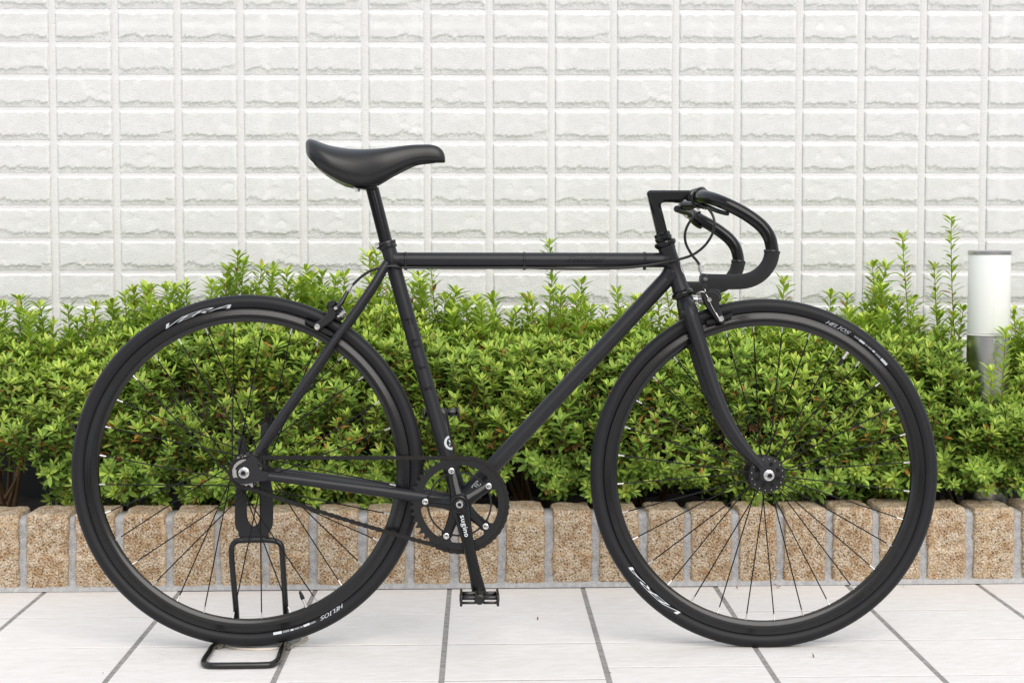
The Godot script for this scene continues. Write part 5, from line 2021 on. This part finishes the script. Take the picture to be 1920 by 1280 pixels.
func build_cables(bike: Node3D) -> void:
	var front := curve([P(1314, 397, 0.100), P(1306, 402, 0.098), P(1294, 415, 0.088), P(1285.5, 434, 0.075), P(1286, 455, 0.058), P(1296, 475, 0.038), P(1307, 489, 0.024), P(1312.5, 497, 0.020)], 8)
	var s := Shape.new()
	s.tube(front, 0.0026, 12)
	var c := part("brake_cable", bike)
	mesh_node("housing", s.done(), M.cable, c)
	s = Shape.new()
	# rear: from the far lever round and back along the underside of the top tube
	s.tube(curve([P(1302, 385, -0.02), P(1320, 387, 0.015), P(1333, 397, 0.030), P(1340, 416, 0.038), P(1336, 438, 0.036), P(1322, 460, 0.032), P(1300, 477, 0.028), P(1272, 486.5, 0.0235), P(1240, 493, 0.019), P(1208, 498, 0.0165), P(1170, 502, 0.013), P(1100, 504, 0.010), P(1040, 503.5, 0.0075), P(985, 501.8, 0.007), P(870, 502, 0.006), P(760, 501.5, 0.007), P(748, 500.5, 0.018), P(732, 498.5, 0.0215), P(712, 502, 0.0215), P(694, 508, 0.021), P(678, 518, 0.020), P(666, 529, 0.020), P(660, 535, 0.020)], 8), 0.0026, 12)
	c = part("brake_cable", bike)
	mesh_node("housing", s.done(), M.cable, c)
	# a length of housing that loops over the bar
	s = Shape.new()
	s.tube(curve([P(1306, 388, 0.092), P(1299, 379, 0.112), P(1299, 367, 0.126), P(1306, 357, 0.128), P(1315, 352.6, 0.118), P(1321, 354.5, 0.10), P(1322, 362, 0.084)], 7), 0.0027, 12)
	mesh_node("housing", s.done(), M.cable, c)
	# ties round the top tube
	for px in [760.5, 983.0, 1208.5]:
		s = Shape.new()
		var o := []
		for i in 24:
			var a := TAU * i / 24.0
			var low := maxf(0.0, -sin(a))
			o.append(P(px, 487.1, 0) + Vector3(0.0, sin(a) * (0.0148 + 0.0040 * low * low), cos(a) * 0.0148))
		var rings := []
		for i in 25:
			var p: Vector3 = o[i % 24]
			var n := (p - P(px, 487.1, 0)).normalized()
			rings.append(PackedVector3Array([p + n * 0.0008 + Vector3(-0.0022, 0, 0), p + n * 0.0008 + Vector3(0.0022, 0, 0), p - n * 0.0004 + Vector3(0.0022, 0, 0), p - n * 0.0004 + Vector3(-0.0022, 0, 0)]))
		rings.reverse()
		s.loft(rings, false)
		s.block(Transform3D(Basis(), P(px, 503.6, 0.004)), Vector3(0.0060, 0.0048, 0.0060), 0.001)
		mesh_node("cable_tie", s.done(), M.satin, bike)


func build_axles(bike: Node3D, rear: Vector3, fore: Vector3) -> void:
	for w in [[rear, 0.063, "rear_wheel"], [fore, 0.0555, "front_wheel"]]:
		var at: Vector3 = w[0]
		var z: float = w[1]
		var wheel := bike.get_node(NodePath(w[2]))
		for side in [1.0, -1.0]:
			var p := Vector3(0, 0, side * z)
			var ax: Vector3 = Vector3.BACK * side
			var s := Shape.new()
			s.lathe(p, ax, [Vector2(0.006, -0.0005), Vector2(0.0098, 0.0), Vector2(0.0102, 0.0006), Vector2(0.0102, 0.0022), Vector2(0.0092, 0.0028), Vector2(0.006, 0.0028)], 32)
			mesh_node("washer", s.done(), M.silver, wheel)
			s = Shape.new()
			s.lathe(p + ax * 0.0028, ax, [Vector2(0.0090, 0), Vector2(0.0090, 0.0010), Vector2(0.0080, 0.0016), Vector2(0.0080, 0.0070), Vector2(0.0070, 0.0082), Vector2(0.0050, 0.0084), Vector2(0.0046, 0.0078)], 6)
			mesh_node("axle_nut", s.done(), M.silver, wheel)
			s = Shape.new()
			s.lathe(p, ax, [Vector2(0.0047, 0), Vector2(0.0047, 0.0125), Vector2(0.0040, 0.0132), Vector2(0.0024, 0.0130), Vector2(0.0022, 0.0100), Vector2(0, 0.0100)], 20)
			mesh_node("axle_end", s.done(), M.satin, wheel)


# ---------------------------------------------------------------- stand
func build_stand() -> void:
	var b_in := bike_t
	var foot := on_ground(480, 1200)
	var st := thing("bike_stand", "black tubular bike stand with forked plate holding the rear hub", "stand", "", Transform3D(Basis(), Vector3(foot.x, 0, foot.z)))
	var base := Vector3(foot.x, 0, foot.z)
	var q := func(px: float, py: float, z: float) -> Vector3:
		return b_in * P(px, py, z) - base
	var gz := func(px: float, py: float) -> Vector3:
		var p := on_ground(px, py, 0.0065)
		return p - base
	# upright hoop
	var s := Shape.new()
	var l0: Vector3 = q.call(444.5, 1190, -0.085)
	var r0: Vector3 = q.call(537.5, 1188, -0.085)
	l0.y = 0.0065
	r0.y = 0.0065
	var legs := [l0, q.call(442, 1140, -0.085), q.call(436, 1075, -0.085), q.call(433.5, 1035, -0.085), q.call(435.5, 1022, -0.085), q.call(441, 1015.5, -0.085), q.call(452, 1012.5, -0.085), q.call(480, 1012, -0.085), q.call(508, 1012.5, -0.085), q.call(520, 1015.5, -0.085), q.call(526.5, 1022, -0.085), q.call(528.5, 1035, -0.085), q.call(531, 1075, -0.085), q.call(535, 1140, -0.085), r0]
	s.tube(curve(legs, 4), 0.0058, 18)
	mesh_node("upright", s.done(), M.stand, st)
	# foot hoop lying on the tiles, from the legs out under the wheel towards the viewer
	s = Shape.new()
	var hoop := [l0, gz.call(402, 1210), gz.call(391, 1224), gz.call(382.5, 1237), gz.call(382, 1243.5), gz.call(389, 1247), gz.call(403, 1247.8), gz.call(450, 1247.4), gz.call(498, 1246.6), gz.call(512, 1244), gz.call(521, 1237), gz.call(526, 1224), gz.call(531, 1210), r0]
	s.tube(curve(hoop, 5), 0.0061, 18)
	mesh_node("foot", s.done(), M.stand, st)
	for e in [[399, 1212, 408, 1207], [531, 1213, 538, 1207]]:
		s = Shape.new()
		var a: Vector3 = gz.call(e[0], e[1])
		var b: Vector3 = gz.call(e[2], e[3])
		a.y = 0.0056
		b.y = 0.0056
		s.lathe(a, b - a, [Vector2(0, 0), Vector2(0.0044, 0), Vector2(0.0044, 0.034), Vector2(0, 0.034)], 16)
		mesh_node("sleeve", s.done(), M.steel, st, Transform3D(Basis(), Vector3(0.010, 0, 0)))
	# forked plate
	s = Shape.new()
	var o := []
	for p in [[452, 1008], [446, 996], [440.5, 985], [440, 950], [441.5, 920], [444.5, 900], [446, 860], [446, 830], [448.5, 822.5], [454, 820.5], [459, 823], [461, 830], [461, 900], [462, 940], [462.5, 965], [466, 978], [472, 985], [479, 985], [484.5, 978], [487, 965], [488, 930], [488, 850], [488, 805], [491, 796], [496, 793], [500.5, 796], [502, 803], [503, 860], [507, 900], [511, 925], [511.5, 975], [509, 990], [503, 1000], [499.5, 1008]]:
		var v := P(p[0], p[1], -0.087)
		o.append(Vector2(v.x, v.y))
	s.plate(smooth2(o, 3), -0.0905, -0.0845, 0.0012)
	var inv := Transform3D(Basis(), base).affine_inverse()
	mesh_node("fork_plate", s.done(), M.frame, st, inv * bike_t)
	s = Shape.new()
	s.block(Transform3D(b_in.basis, q.call(476, 1010, -0.086)), Vector3(0.050, 0.010, 0.013), 0.003)
	mesh_node("bracket", s.done(), M.stand, st)
